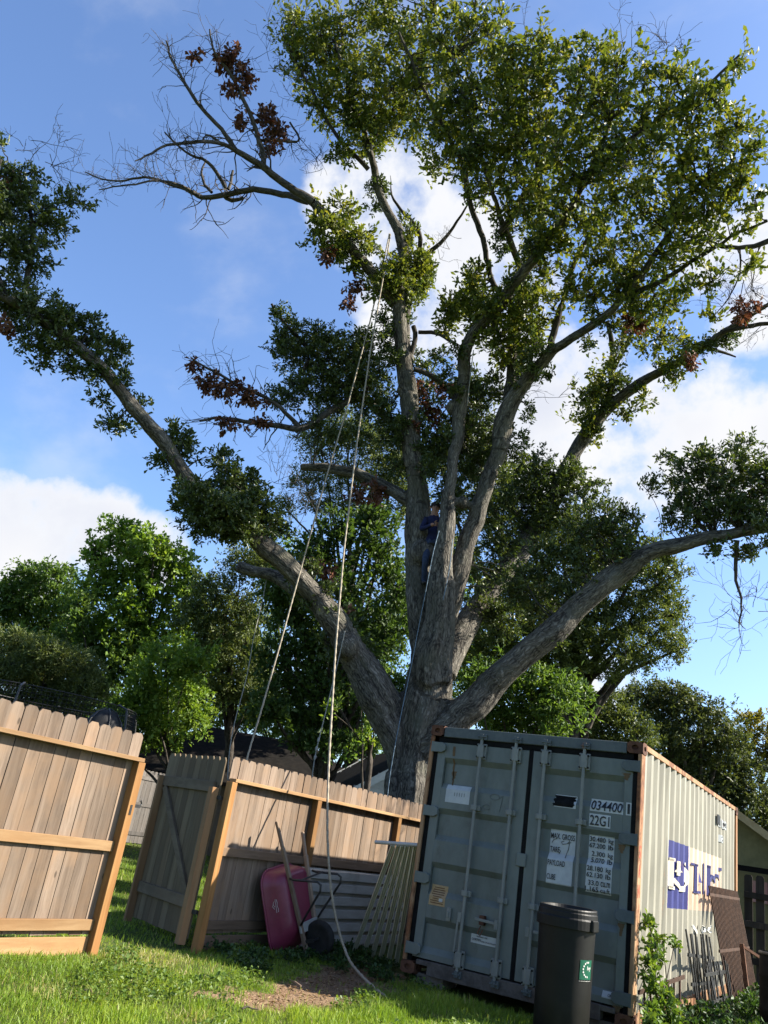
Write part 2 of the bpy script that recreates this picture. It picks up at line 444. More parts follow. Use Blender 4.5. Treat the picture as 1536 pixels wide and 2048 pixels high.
M['jeans'] = surf('denim', (.03, .05, .10), (.06, .08, .15), 20, rough=.9, bump=.1)
M['skin'] = surf('skin', (.38, .19, .12), (.45, .24, .16), 12, rough=.6, bump=0)
M['hair'] = surf('dark_hair', (.012, .009, .007), (.03, .022, .016), 30, rough=.7, bump=.2)
M['net'] = surf('black_net', (.008, .008, .01), (.02, .02, .022), 10, rough=.9, bump=0)
M['dome'] = surf('dark_dome_cloth', (.012, .013, .015), (.028, .028, .03), 10, rough=.8, bump=.1)
M['pale_band'] = surf('pale_band', (.32, .32, .30), (.45, .45, .42), 10, rough=.7, bump=0)
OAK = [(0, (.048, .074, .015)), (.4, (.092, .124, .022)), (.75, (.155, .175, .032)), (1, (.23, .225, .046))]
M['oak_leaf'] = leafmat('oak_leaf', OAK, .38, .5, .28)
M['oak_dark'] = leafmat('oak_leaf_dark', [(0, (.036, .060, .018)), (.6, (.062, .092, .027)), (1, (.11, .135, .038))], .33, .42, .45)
M['brown_leaf'] = leafmat('dead_leaf', [(0, (.075, .030, .018)), (.6, (.13, .056, .034)), (1, (.22, .115, .07))], .25, .6, .3, (1.2, .9, .7))
M['bg_bright'] = leafmat('bright_leaf', [(0, (.072, .14, .021)), (.5, (.13, .215, .033)), (1, (.21, .28, .052))], .44, .5, .3)
M['bg_dark'] = leafmat('dark_leaf', [(0, (.048, .094, .022)), (.5, (.080, .142, .033)), (1, (.135, .20, .046))], .44, .45, .35)
M['bg_olive'] = leafmat('olive_leaf', [(0, (.058, .084, .028)), (.5, (.094, .126, .039)), (1, (.148, .176, .057))], .34, .5, .35)
M['bg_shade'] = leafmat('shade_leaf', [(0, (.030, .060, .016)), (.5, (.050, .092, .024)), (1, (.09, .14, .036))], .38, .5, .3)
M['bg_ever'] = leafmat('evergreen_leaf', [(0, (.040, .058, .024)), (.5, (.068, .088, .036)), (1, (.11, .13, .052))], .34, .5, .3)
M['bg_yellow'] = leafmat('yellowing_leaf', [(0, (.10, .11, .02)), (.5, (.17, .16, .03)), (1, (.24, .20, .04))], .35, .5, .3)
M['vine_leaf'] = leafmat('vine_leaf', [(0, (.045, .09, .016)), (.5, (.09, .15, .025)), (1, (.16, .22, .04))], .4, .5, .35)
M['weed'] = leafmat('weed_leaf', [(0, (.020, .048, .013)), (.5, (.034, .072, .018)), (1, (.062, .11, .026))], .35, .5, .3)
M['grass'] = leafmat('grass_blade', [(0, (.105, .175, .019)), (.5, (.17, .26, .028)), (.93, (.26, .32, .043)), (1, (.36, .31, .14))], .42, .5, .3, (1.15, 1.2, .5))
M['litter'] = leafmat('dry_litter', [(0, (.12, .07, .035)), (.6, (.24, .155, .085)), (1, (.36, .26, .16))], .1, .8, .2)
M['bark'] = barkmat('oak_bark', (.026, .023, .020), (.092, .083, .069), (.205, .187, .158), 1.6, (.09, .088, .066))
M['branch'] = barkmat('branch_bark', (.022, .019, .016), (.055, .048, .040), (.105, .095, .08), .35)
M['deadwood'] = barkmat('dead_branch_bark', (.035, .031, .027), (.075, .067, .058), (.13, .118, .104), .3)
M['bg_bark'] = barkmat('far_bark', (.025, .021, .017), (.06, .05, .042), (.11, .095, .08), .5)
M['cutwood'] = surf('cut_wood', (.36, .27, .17), (.48, .38, .26), 9, rough=.9, bump=.1)

# ------------------------------------------------------------------ ground
def sstep(a): a = np.clip(a, 0, 1); return a * a * (3 - 2 * a)


def hz(x, y):
    x = np.asarray(x, float); y = np.asarray(y, float)
    h = .4 * sstep((-x - 4.5) / 13)
    near = np.exp(-((x + 0) ** 2 + (y + 2) ** 2) / 60)
    return h + near * .012 * (np.sin(3.1 * x + 1.3 * y) + np.sin(-2.3 * x + 4.1 * y + 1) + .6 * np.sin(7.3 * x + 5.9 * y))


DP = np.array([onz(*q)[:2] for q in ((432, 2004), (520, 1998), (600, 1995), (680, 1962), (735, 1942), (790, 1950))])
DW = np.array([.14, .30, .38, .45, .42, .24])


def dirt_d(x, y):
    """signed reach of the bare patch: >0 inside"""
    p = np.stack([np.asarray(x, float).ravel(), np.asarray(y, float).ravel()], 1); best = np.full(len(p), -9.)
    for i in range(len(DP) - 1):
        a, b = DP[i], DP[i + 1]; t = np.clip(((p - a) @ (b - a)) / ((b - a) @ (b - a)), 0, 1)
        d = np.linalg.norm(p - (a + t[:, None] * (b - a)), axis=1); w = DW[i] + t * (DW[i + 1] - DW[i])
        best = np.maximum(best, w - d)
    n = .07 * np.sin(9 * p[:, 0] + 3 * p[:, 1]) + .06 * np.sin(-5 * p[:, 0] + 11 * p[:, 1] + 2) + .04 * np.sin(23 * p[:, 0] + 17 * p[:, 1])
    return (best + n)


def axis_pts(a, b, step, far):
    core = list(np.arange(a, b + 1e-6, step)); lo = []; hi = []; s = step
    x = a
    while x > -far: s *= 1.22; x -= s; lo.append(x)
    s = step; x = b
    while x < far: s *= 1.22; x += s; hi.append(x)
    return np.array(lo[::-1] + core + hi)


def ground():
    xs = axis_pts(-6, 7, .09, 900); ys = axis_pts(-9, 8, .09, 900)
    X, Y = np.meshgrid(xs, ys); Z = hz(X, Y); D = dirt_d(X, Y).reshape(X.shape)
    Z = Z - .025 * sstep((D + .05) / .3) + .008 * np.where(D > 0, np.sin(31 * X) * np.sin(27 * Y + X * 9), 0)
    v = np.stack([X, Y, Z], -1).reshape(-1, 3); nx = len(xs); ny = len(ys)
    i = (np.arange(ny - 1)[:, None] * nx + np.arange(nx - 1)[None]).ravel()
    f = np.stack([i, i + 1, i + nx + 1, i + nx], 1)
    m, t, p = newmat('lawn_soil')
    tc = nd(t, 'ShaderNodeTexCoord'); vv = tc.outputs['Object']
    at = nd(t, 'ShaderNodeAttribute', attribute_name='dirt')
    n1 = noise_n(t, vv, 3, 6, .6); n2 = noise_n(t, vv, 40, 6, .65); n3 = noise_n(t, vv, 160, 3, .6)
    g = mixc(t, maprange(t, n1, .4, .62), (.045, .075, .016), (.08, .105, .025)); g = mixc(t, maprange(t, n2, .45, .7, 0, .7), g, (.085, .07, .035))
    s = mixc(t, maprange(t, n2, .35, .65), (.115, .076, .046), (.25, .168, .105)); s = mixc(t, maprange(t, n3, .5, .72), s, (.33, .225, .145)); s = mixc(t, maprange(t, n1, .5, .65, 0, .5), s, (.14, .08, .045))
    df = math_n(t, 'ADD', at.outputs['Fac'], math_n(t, 'MULTIPLY', math_n(t, 'SUBTRACT', n2, .5), .5))
    col = mixc(t, maprange(t, df, -.08, .08), g, s)
    t.links.new(col, p.inputs['Base Color']); p.inputs['Roughness'].default_value = .95; p.inputs['Specular IOR Level'].default_value = .1
    bump_n(t, p, math_n(t, 'ADD', n2, math_n(t, 'MULTIPLY', n3, .5)), .9, .02)
    o = np_obj('ground', v, f, m, smooth=True, attrs={'dirt': D.ravel()}); o['kind'] = 'structure'


ground()


def blades(x, y, hmin, hmax, wid, lean, seed):
    r = np.random.default_rng(seed); n = len(x); z = hz(x, y)
    h = r.uniform(hmin, hmax, n) * (.6 + .8 * r.random(n) ** 2); a = r.uniform(0, 2 * np.pi, n); b = r.uniform(0, 2 * np.pi, n)
    l = h * r.uniform(.1, lean, n); w = wid * r.uniform(.6, 1.3, n)
    base = np.stack([x, y, z - .012], 1)
    s = np.stack([np.cos(a), np.sin(a), 0 * a], 1) * w[:, None] / 2; d = np.stack([np.cos(b), np.sin(b), 0 * b], 1)
    mid = base + d * (l * .35)[:, None] + np.array([0, 0, 1]) * (h * .62)[:, None]; tip = base + d * l[:, None] + np.array([0, 0, 1]) * (h * (1.06 - .25 * l / h))[:, None]
    v = np.stack([base - s, base + s, mid + s * .8, mid - s * .8, tip], 1).reshape(-1, 3)
    k = np.arange(n)[:, None] * 5
    f = np.concatenate([k + np.array([[0, 1, 2]]), k + np.array([[0, 2, 3]]), k + np.array([[3, 2, 4]])], 0)
    pt = .5 + .22 * np.sin(1.3 * x + .7 * y) * np.sin(1.1 * y - .9 * x + 2) + .12 * np.sin(4.1 * x + 2.7 * y) + .10 * np.sin(7.7 * y - 6.1 * x)
    dry = np.exp(-(((x + 1.35) / .45) ** 2 + ((y + 2.35) / .5) ** 2)) + .7 * np.exp(-(((x + .6) / .25) ** 2 + ((y + 4.0) / .3) ** 2)) + .6 * np.exp(-(((x - .35) / .2) ** 2 + ((y + 3.6) / .2) ** 2))
    c = np.clip(pt + r.normal(0, .2, n), 0, .93); c = np.where(r.random(n) < np.clip(dry * .6 + .03, 0, 1), 1.0, c)
    return v, f, np.repeat(c, 5)


def in_footprint(x, y, m=0.0):
    return (x > -m) & (x < 2.44 + m) & (y > .02 - m) & (y < 6.06 + m)


def make_grass():
    V_, F_, A_ = [], [], []; base = 0
    def put(x, y, *a):
        nonlocal base
        v, f, r = blades(x, y, *a); V_.append(v); F_.append(f + base); A_.append(r); base += len(v)
    r = np.random.default_rng(3)
    # lawn in front of the fences
    x = r.uniform(-1.75, 3.6, 170000); y = r.uniform(-5.6, .1, 170000)
    D = dirt_d(x, y); pat = .5 + .5 * np.sin(1.7 * x + .6) * np.sin(2.1 * y + 1.2 * x) + .25 * np.sin(6 * x - 5 * y)
    keep = (r.random(len(x)) > sstep((D + .10) / .20) * .985) & (r.random(len(x)) < .55 + .45 * pat)
    keep &= ~in_footprint(x, y)
    put(x[keep], y[keep], .03, .07, .0055, .9, 11)
    # longer tufts before the bare patch and along the sill
    x = r.uniform(-.4, 3.2, 60000); y = r.uniform(-4.6, -.3, 60000); D = dirt_d(x, y)
    tuft = (np.sin(5 * x + 3 * y) * np.sin(4 * y - 2 * x + 1) + .5 * np.sin(9 * x) > .25)
    keep = tuft & (D < -.16) & (r.random(len(x)) < np.clip(1.2 - (-y - 1.2) * .12, .3, 1))
    put(x[keep], y[keep], .055, .115, .006, .7, 12)
    # behind the gate and further out
    x = r.uniform(-9, -1.9, 60000); y = r.uniform(-3.5, 6, 60000); put(x, y, .03, .08, .008, .9, 13)
    x = r.uniform(-22, -6, 18000); y = r.uniform(-3, 14, 18000); put(x, y, .04, .10, .016, .9, 14)
    x = r.uniform(2.5, 6, 18000); y = r.uniform(-6, 9, 18000); put(x, y, .04, .11, .008, .9, 15)
    x = r.uniform(-1.7, 2.6, 9000); y = r.uniform(-8, -5.6, 9000); put(x, y, .03, .08, .010, .9, 16)
    o = np_obj('grass', np.concatenate(V_), np.concatenate(F_), M['grass'], attrs={'rnd': np.concatenate(A_)}); o['kind'] = 'stuff'


make_grass()


# ------------------------------------------------------------------ leaves
def leaves_arr(P, D, size, ratio=.42, fold=.18, seed=0, upbias=.9, lobed=False):
    r = np.random.default_rng(seed); n = len(P); D = nrmz(D)
    up = np.array([0, 0, 1.]) * upbias + r.normal(0, .75, (n, 3))
    s = nrmz(np.cross(D, up)); nn = np.cross(s, D)
    L = np.asarray(size)[:, None] if np.ndim(size) else np.full((n, 1), size)
    w = L * ratio / 2 * r.uniform(.8, 1.2, (n, 1))
    a = P; q1 = D * L * .34; q2 = D * L * .74; lift = nn * L * fold * .45; ta = r.uniform(.9, 1.1, (n, 1))
    if lobed:      # rounded, widest beyond the middle
        tip = P + D * L * ta - nn * L * .14
        v = np.stack([a, P + q1 + s * w * .62 + lift * .6, P + q2 + s * w + lift, tip, P + q2 - s * w + lift, P + q1 - s * w * .62 + lift * .6], 1).reshape(-1, 3); k = np.arange(n)[:, None] * 6
        f = np.concatenate([k + np.array([[0, 1, 5]]), k + np.array([[1, 2, 5]]), k + np.array([[5, 2, 4]]), k + np.array([[2, 3, 4]])], 0)
        return v, f
    m1 = P + D * L * .62 + s * w + nn * L * fold * .5; m2 = P + D * L * .62 - s * w + nn * L * fold * .5
    tip = P + D * L * ta - nn * L * .12
    v = np.stack([a, m1, tip, m2], 1).reshape(-1, 3); k = np.arange(n)[:, None] * 4
    f = np.concatenate([k + np.array([[0, 1, 2]]), k + np.array([[0, 2, 3]])], 0)
    return v, f


def twig_arr(paths, radii, sides=3):
    """paths (N,K,3), radii (N,K) -> verts, quads, bark coordinates"""
    N, K, _ = paths.shape
    T = nrmz(np.gradient(paths, axis=1)); ref = np.where(np.abs(T[..., 2:3]) < .9, np.array([0, 0, 1.]), np.array([1., 0, 0]))
    u = nrmz(np.cross(T, ref)); w = np.cross(T, u)
    ang = np.arange(sides) * 2 * np.pi / sides
    v = paths[:, :, None] + radii[:, :, None, None] * (np.cos(ang)[:, None] * u[:, :, None] + np.sin(ang)[:, None] * w[:, :, None])
    seg = np.concatenate([np.zeros((N, 1)), np.cumsum(np.linalg.norm(np.diff(paths, axis=1), axis=2), 1)], 1)
    bk = np.stack([np.broadcast_to(radii[:, :, None] * np.cos(ang), (N, K, sides)), np.broadcast_to(radii[:, :, None] * np.sin(ang), (N, K, sides)), np.broadcast_to(seg[:, :, None], (N, K, sides))], -1)
    idx = np.arange(N * K * sides).reshape(N, K, sides)
    a = idx[:, :-1]; b = idx[:, 1:]
    f = np.stack([a, np.roll(a, -1, 2), np.roll(b, -1, 2), b], -1).reshape(-1, 4)
    return v.reshape(-1, 3), f, bk.reshape(-1, 3)


def nearest(P, S):
    out = np.empty(len(P), int)
    for i in range(0, len(P), 2000):
        d = ((P[i:i + 2000, None] - S[None]) ** 2).sum(2); out[i:i + 2000] = d.argmin(1)
    return out


def foliage(blobs, skel, leaf=.10, per=11, tips=1.0, seed=1, tk=4, ratio=.42, spread=.30, clump=.5, twig_r=.004, up=.35, tipd=None, hubr=.016, size_j=.35, lobed=False, gap=-.30, rag=.35):
    """blobs: (centre, radii(right, up, deep), density). Twigs reach from the skeleton into every blob; leaves sit along the twigs.
    Returns leaf arrays, rnd, twig arrays."""
    r = np.random.default_rng(seed)
    LP, LD, LS, LR, TP, TR, HP, HR = [], [], [], [], [], [], [], []
    ex = RH; ez = np.array([0, 0, 1.]); ey = NH
    for (c, (a, b, d), den) in blobs:
        n = max(6, int(tips * den * math.pi * (a * b * d) ** (2 / 3) / (leaf * leaf * ratio * .5) / per))
        q = nrmz(r.normal(0, 1, (n * 2, 3))) * (r.random((n * 2, 1)) ** .45)
        # ragged outline: push some tips out, pull others in, and leave gaps
        nz = np.array([mnoise.noise(Vector(p * 1.9 + np.array(c) * .7)) for p in q])
        q = q * (1 + rag * nz[:, None]); keep = nz + r.normal(0, .24, len(nz)) > gap
        q = q[keep][:n]; n = len(q)
        if n == 0: continue
        tip = c + q[:, :1] * a * ex + q[:, 2:] * b * ez + q[:, 1:2] * d * ey
        nh = max(1, n // 9); hub = tip[r.choice(n, nh, replace=False)] * .62 + np.array(c) * .38
        hub += r.normal(0, .12 * min(a, b), hub.shape)
        hi = nearest(tip, hub); H = hub[hi]
        si = nearest(hub, skel); S = skel[si]
        # hub branches
        t = np.linspace(0, 1, 6)[None, :, None]; mid = r.normal(0, .10, (nh, 1, 3)) * np.linalg.norm(hub - S, axis=1)[:, None, None]
        HP.append(S[:, None] * (1 - t) + hub[:, None] * t + mid * (t * (1 - t) * 4) + r.normal(0, .012, (nh, 6, 3)))
        HR.append(np.linspace(1, .4, 6)[None] * hubr * r.uniform(.7, 1.4, (nh, 1)))
        # twigs
        t = np.linspace(0, 1, tk)[None, :, None]; ln = np.linalg.norm(tip - H, axis=1)
        bow = r.normal(0, .14, (n, 1, 3)) * ln[:, None, None]
        tw = H[:, None] * (1 - t) + tip[:, None] * t + bow * (t * (1 - t) * 4)
        TP.append(tw); TR.append(np.linspace(1.3, .45, tk)[None] * twig_r * np.ones((n, 1)))
        # leaves along the outer part, crowded to the tip
        k = per; s = 1 - r.random((n, k)) ** 1.6 * .75
        pos = H[:, None] * (1 - s[..., None]) + tip[:, None] * s[..., None] + bow * (s * (1 - s) * 4)[..., None]
        pos = pos + r.normal(0, spread * leaf, pos.shape)
        dirn = nrmz(tip - H)[:, None] * .55 + r.normal(0, .62, pos.shape) + np.array([0, 0, up])
        shoot = np.clip(r.normal(.5, .22, (n, 1)), 0, 1)
        LP.append(pos.reshape(-1, 3)); LD.append(dirn.reshape(-1, 3)); LS.append(leaf * r.uniform(1 - size_j, 1 + size_j, n * k))
        LR.append(np.clip(shoot + r.normal(0, .16, (n, k)), 0, 1).ravel())
    P = np.concatenate(LP); D = np.concatenate(LD); S = np.concatenate(LS); RR = np.concatenate(LR)
    v, f = leaves_arr(P, D, S, ratio, seed=seed + 5, lobed=lobed)
    tv, tf, tb = twig_arr(np.concatenate(TP), np.concatenate(TR)); hv, hf, hb = twig_arr(np.concatenate(HP), np.concatenate(HR), 5)
    if tk == 3: return (v, f, np.repeat(RR, 6 if lobed else 4)), (hv, hf, hb)
    wood = (np.concatenate([tv, hv]), np.concatenate([tf, hf + len(tv)]), np.concatenate([tb, hb]))
    return (v, f, np.repeat(RR, 6 if lobed else 4)), wood


def px_blob(x, y, rx, ry, fn, deep=None, den=1.0):
    """ellipse read off the photograph, set at its own place; fn(x, y) gives the 3d centre"""
    c = fn(x, y); dep = (c - CAM) @ RW[2]; s = dep / FPX
    a, b = rx * s, ry * s
    return (c, (a, b, deep if deep else (a + b) / 2), den)


# ------------------------------------------------------------------ shipping container
CZ = .10; CW, CH, CL = 2.438, 2.591, 6.058
cont = thing('shipping_container', 'grey green steel shipping container with rusty corners and double doors', 'container', (1.2, 3.0, CZ))


def casting(x, y, z):
    """corner block with an oval hole in its outward faces"""
    m = MB(); w, l, h = .162, .178, .118
    x0 = 0 if x == 0 else CW - w; y0 = 0 if y == 0 else CL - l; z0 = CZ if z == 0 else CZ + CH - h
    x0 -= .006 if x == 0 else -.006; y0 -= .004 if y == 0 else -.004
    c = np.array([x0 + w / 2, y0 + l / 2, z0 + h / 2]); half = np.array([w, l, h]) / 2
    for ax in range(3):
        for sg in (-1, 1):
            o1, o2 = (ax + 1) % 3, (ax + 2) % 3
            n = np.zeros(3); n[ax] = sg; e1 = np.zeros(3); e1[o1] = 1; e2 = np.zeros(3); e2[o2] = 1
            cc = c + n * half[ax]; K = 16; outer = []; inner = []; deep = []
            for k in range(K):
                a = 2 * math.pi * (k + .5) / K; ca, sa = math.cos(a), math.sin(a)
                mx = max(abs(ca), abs(sa)); outer.append(cc + e1 * ca / mx * half[o1] + e2 * sa / mx * half[o2])
                r1, r2 = half[o1] * .45, half[o2] * .45
                p = cc + e1 * ca * r1 + e2 * sa * r2; inner.append(p); deep.append(p - n * .03)
            b = len(m.v); m.v += [tuple(p) for p in outer + inner + deep]
            for k in range(K):
                j = (k + 1) % K
                m.f.append((b + k, b + j, b + K + j, b + K + k)); m.f.append((b + K + k, b + K + j, b + 2 * K + j, b + 2 * K + k))
            m.f.append(tuple(b + 2 * K + k for k in range(K)))
    return m


for x in (0, 1):
    for y in (0, 1):
        for z in (0, 1):
            obj('corner_casting', casting(x, y, z), M['rust'], cont)
ZB, ZT = CZ + .118, CZ + CH - .118
for x in (0, 1):
    m = MB(); m.box((CW - .042 if x else 0, 0, ZB), (CW if x else .042, .14, ZT))
    obj('corner_post', m, M['rustpost'], cont, bevel=.006)
    m = MB(); m.box((CW - .12 if x else 0, CL - .12, ZB), (CW if x else .12, CL, ZT))
    obj('corner_post', m, M['rustpost'], cont, bevel=.006)
m = MB(); m.box((.162, .005, CZ + CH - .125), (CW - .162, .13, CZ + CH - .012)); obj('door_header', m, M['header'], cont, bevel=.006)
m = MB(); m.box((.30, .004, CZ + .015), (CW - .30, .13, CZ + .15)); m.box((.162, .012, CZ + .10), (CW - .162, .12, CZ + .147)); obj('door_sill', m, M['sill'], cont, bevel=.006)

# doors: pressed panels with four deep horizontal bands
DZ0, DZ1 = CZ + .165, CZ + 2.405
KN = [(DZ0, 0), (.32, 0), (.38, 0), (.60, 1), (.66, 0), (.88, 0), (.94, 1), (1.16, 1), (1.22, 0), (1.445, 0), (1.505, 1), (1.725, 1), (1.785, 0), (2.0, 0), (2.06, 1), (2.28, 1), (2.34, 0), (DZ1, 0)]
KN[1:3] = [(.32, 0), (.38, 1)]
kz = [k[0] for k in KN]; kd = [k[1] for k in KN]
YD, DEP = .036, .044


def door_y(z): return YD + DEP * float(np.interp(z, kz, kd))


def in_panel(x): return (.20 < x < 1.10) or (1.37 < x < 2.27)


def door(x0, x1, stile):
    m = MB()
    for a, b in ((x0, x0 + stile[0]), (x1 - stile[1], x1)): m.box((a, YD - .004, DZ0), (b, YD + .04, DZ1))
    o = obj('door', m, M['door'], cont, bevel=.004)
    p = MB(); a, b = x0 + stile[0], x1 - stile[1]
    for i in range(len(KN) - 1):
        y0, y1 = YD + DEP * kd[i], YD + DEP * kd[i + 1]
        bb = len(p.v); p.v += [(a, y0, kz[i]), (b, y0, kz[i]), (b, y1, kz[i + 1]), (a, y1, kz[i + 1])]; p.f.append((bb, bb + 1, bb + 2, bb + 3))
    obj('pressed_panel', p, M['door'], o)
    return o


m = MB(); m.box((.075, .095, CZ + .12), (CW - .075, .12, ZT + .01)); m.box((.043, .03, CZ + .12), (.094, .074, ZT + .01)); m.box((2.346, .03, CZ + .12), (CW - .043, .074, ZT + .01)); m.box((.043, .03, DZ1 + .005), (CW - .043, .073, ZT + .012)); obj('door_gasket', m, M['gasket'], cont)
dl = door(.095, 1.215, (.10, .13)); dr = door(1.262, 2.345, (.12, .085))
m = MB(); m.box((1.217, .03, DZ0 - .01), (1.260, .06, DZ1 + .01)); obj('centre_seal', m, M['gasket'], cont)
m = MB(); m.box((1.175, .012, 1.32), (1.285, .035, 1.45)); obj('lock_box', m, M['door'], dr, bevel=.006)
for z in (2.445, 1.74, 1.04, .34):
    for x0, x1, d in ((.03, .20, dl), (CW - .20, CW - .025, dr)):
        m = MB(); s = 1 if x0 < 1 else -1
        xa, xb = (x0, x1) if s > 0 else (x1, x0)
        m.prism([(xa, -.004, z - .055), (xa + s * .13, -.004, z - .055), (xb, -.004, z - .03), (xb, -.004, z + .03), (xa + s * .13, -.004, z + .055), (xa, -.004, z + .055)], (0, .034, 0))
        m.tube([(xa, .012, z - .06), (xa, .012, z + .06)], .016, 10)
        obj('hinge', m, M['header'] if s < 0 else M['door'], d, bevel=.003)
YB = -.012
for bi, x in enumerate((.655, 1.07, 1.41, 1.84)):
    d = dl if bi < 2 else dr
    m = MB(); m.tube([(x, YB, .19), (x, YB, 2.62)], .0175, 12)
    bar = obj('locking_bar', m, M['bar'], d, smooth=False)
    for zc, hh in ((2.44, .085), (.335, .085)):
        m = MB(); m.box((x - .035, YB - .018, zc - hh * .8), (x + .035, YB + .016, zc + hh * .8)); m.box((x - .058, YB + .012, zc - hh), (x + .058, YB + .05, zc + hh))
        bk = obj('bracket', m, M['bar'], bar, bevel=.004)
        for dx in (-.045, .045):
            for dz in (-.06, .06): obj('rivet', MB().tube([(x + dx, YB - .001, zc + dz), (x + dx, YB + .013, zc + dz)], .010, 8), M['gasket'], bar)
    for zc in (1.835, .965):
        m = MB(); m.box((x - .055, YB + .010, zc - .028), (x + .055, YB + .05, zc + .028)); m.box((x - .027, YB - .024, zc - .026), (x + .027, YB + .014, zc + .026)); obj('bar_guide', m, M['bar'], bar, bevel=.003)
    for zc, s in ((2.60, 1), (.20, -1)):
        m = MB(); m.box((x - .022, YB - .024, zc - .03), (x + .022, YB + .016, zc + .03)); m.box((x - .04, YB - .03, zc - .008), (x + .045, YB + .02, zc + .008)); m.box((x + .02, YB - .012, zc - .035), (x + .055, YB + .016, zc + .03)); obj('cam_keeper', m, M['header'], bar, bevel=.003)
    # handle: hub on the bar and a flat lever
    m = MB(); zc = .73
    m.box((x - .05, YB - .022, zc - .045), (x - .01, YB + .008, zc + .045))
    hx = {0: (x - .05, .60, .28), 1: (x - .27, .77, .73), 2: (x + .26, .72, .70), 3: (x - .05, .55, .40)}[bi]
    if bi in (0, 3): m.beam((x - .045, YB - .012, zc - .03), (x - .055, YB - .012, .40), .022, .012, (0, 1, 0))
    else: m.beam((x + (-.03 if bi == 1 else .03), YB - .014, zc + .01), (hx[0], YB - .016, zc + .02), .014, .026, (0, 0, 1))
    obj('door_handle', m, M['bar'], bar, bevel=.002)
m = MB(); m.box((.455, .0, .67), (.505, .036, .80)); m.box((.465, -.012, .70), (.485, .0, .76)); obj('handle_catch', m, M['bar'], dl, bevel=.003)
m = MB(); m.box((.85, -.03, .70), (.90, .036, .79)); m.tube([(.875, -.03, .69), (.855, -.05, .62), (.885, -.05, .60), (.90, -.03, .66)], .007, 6); obj('padlock_hasp', m, M['rust'], dl)


def decal(name, x0, x1, z0, z1, mat, parent, off=.003):
    zs = sorted({z0, z1, *[z for z in kz if z0 < z < z1]}); m = MB()
    for a, b in zip(zs[:-1], zs[1:]):
        y0, y1 = door_y(a) - off, door_y(b) - off
        m.add([(x0, y0, a), (x1, y0, a), (x1, y1, b), (x0, y1, b)], [(0, 1, 2, 3)])
    return obj(name, m, mat, parent)


def dtext(parent, s, x0, x1, z0, z1, mat='ink', off=.011):
    m = MB(); text_fit(m, s, x0, x1, z0, z1, lambda u, w: (u, door_y(w) - off, w)); return obj('lettering', m, M[mat], parent)


o = decal('number_plate', 1.92, 2.262, 1.962, 2.085, M['white_vinyl'], dr); dtext(o, '034400', 1.932, 2.25, 1.975, 2.072)
o = obj('number_plate', MB().add([(2.29, YD - .008, 1.962), (2.343, YD - .008, 1.962), (2.343, YD - .008, 2.085), (2.29, YD - .008, 2.085)], [(0, 1, 2, 3)]), M['white_vinyl'], dr)
m = MB(); text_fit(m, '1', 2.305, 2.33, 1.975, 2.072, lambda u, w: (u, YD - .011, w)); obj('lettering', m, M['ink'], o)
o = decal('size_plate', 1.92, 2.14, 1.812, 1.937, M['white_vinyl'], dr); dtext(o, '22G1', 1.93, 2.13, 1.825, 1.924)
o = decal('weight_sticker', 1.51, 1.78, 1.21, 1.735, M['white_vinyl'], dr)
for s, x1, z0, z1 in (('MAX. GROSS', 1.772, 1.645, 1.70), ('TARE', 1.62, 1.515, 1.568), ('PAYLOAD', 1.70, 1.385, 1.438), ('CUBE', 1.61, 1.25, 1.303)): dtext(o, s, 1.517, x1, z0, z1)
m = MB()
for pts in ([(1.53, 1.60), (1.55, 1.635), (1.58, 1.645)], [(1.66, 1.635), (1.63, 1.62), (1.645, 1.60), (1.69, 1.61), (1.72, 1.64), (1.70, 1.61), (1.735, 1.63)], [(1.72, 1.63), (1.71, 1.56), (1.69, 1.47)], [(1.60, 1.545), (1.63, 1.535), (1.615, 1.50)]):
    m.tube([(x, door_y(z) - .006, z) for x, z in pts], .0028, 5)
obj('pen_scrawl', m, M['ink'], o)
o = decal('weight_sticker', 1.92, 2.18, 1.195, 1.735, M['white_vinyl'], dr)
for i, (a, b) in enumerate((('30.480', 'kg'), ('67.200', 'lb'), ('2.300', 'kg'), ('5.070', 'lb'), ('28.180', 'kg'), ('62.130', 'lb'), ('33.0', 'cu.m'), ('1.165', 'cu.ft'))):
    z = (1.672, 1.612, 1.535, 1.475, 1.395, 1.335, 1.262, 1.205)[i]; l = len(a)
    xb = 2.09 if i < 6 else 2.055
    dtext(o, a, xb - .028 * l + .006, xb, z, z + .046)
    dtext(o, b, (2.12 if i < 6 else 2.075), 2.17, z - (.012 if 'g' in b else 0), z + .046)
o = decal('blank_plate', 1.535, 1.77, 1.958, 2.085, M['white_vinyl'], dr)
m = MB(); r_ = random.Random(4); zs = np.linspace(1.966, 2.078, 12); LR_ = [(1.527 + r_.uniform(-.012, .018), 1.757 + r_.uniform(-.02, .012)) for _ in zs]
for k in range(11): m.add([(LR_[k][0], door_y(zs[k]) - .006, zs[k]), (LR_[k][1], door_y(zs[k]) - .006, zs[k]), (LR_[k + 1][1], door_y(zs[k + 1]) - .006, zs[k + 1]), (LR_[k + 1][0], door_y(zs[k + 1]) - .006, zs[k + 1])], [(0, 1, 2, 3)])
obj('spray_patch', m, M['gasket'], o)
rr = random.Random(9)
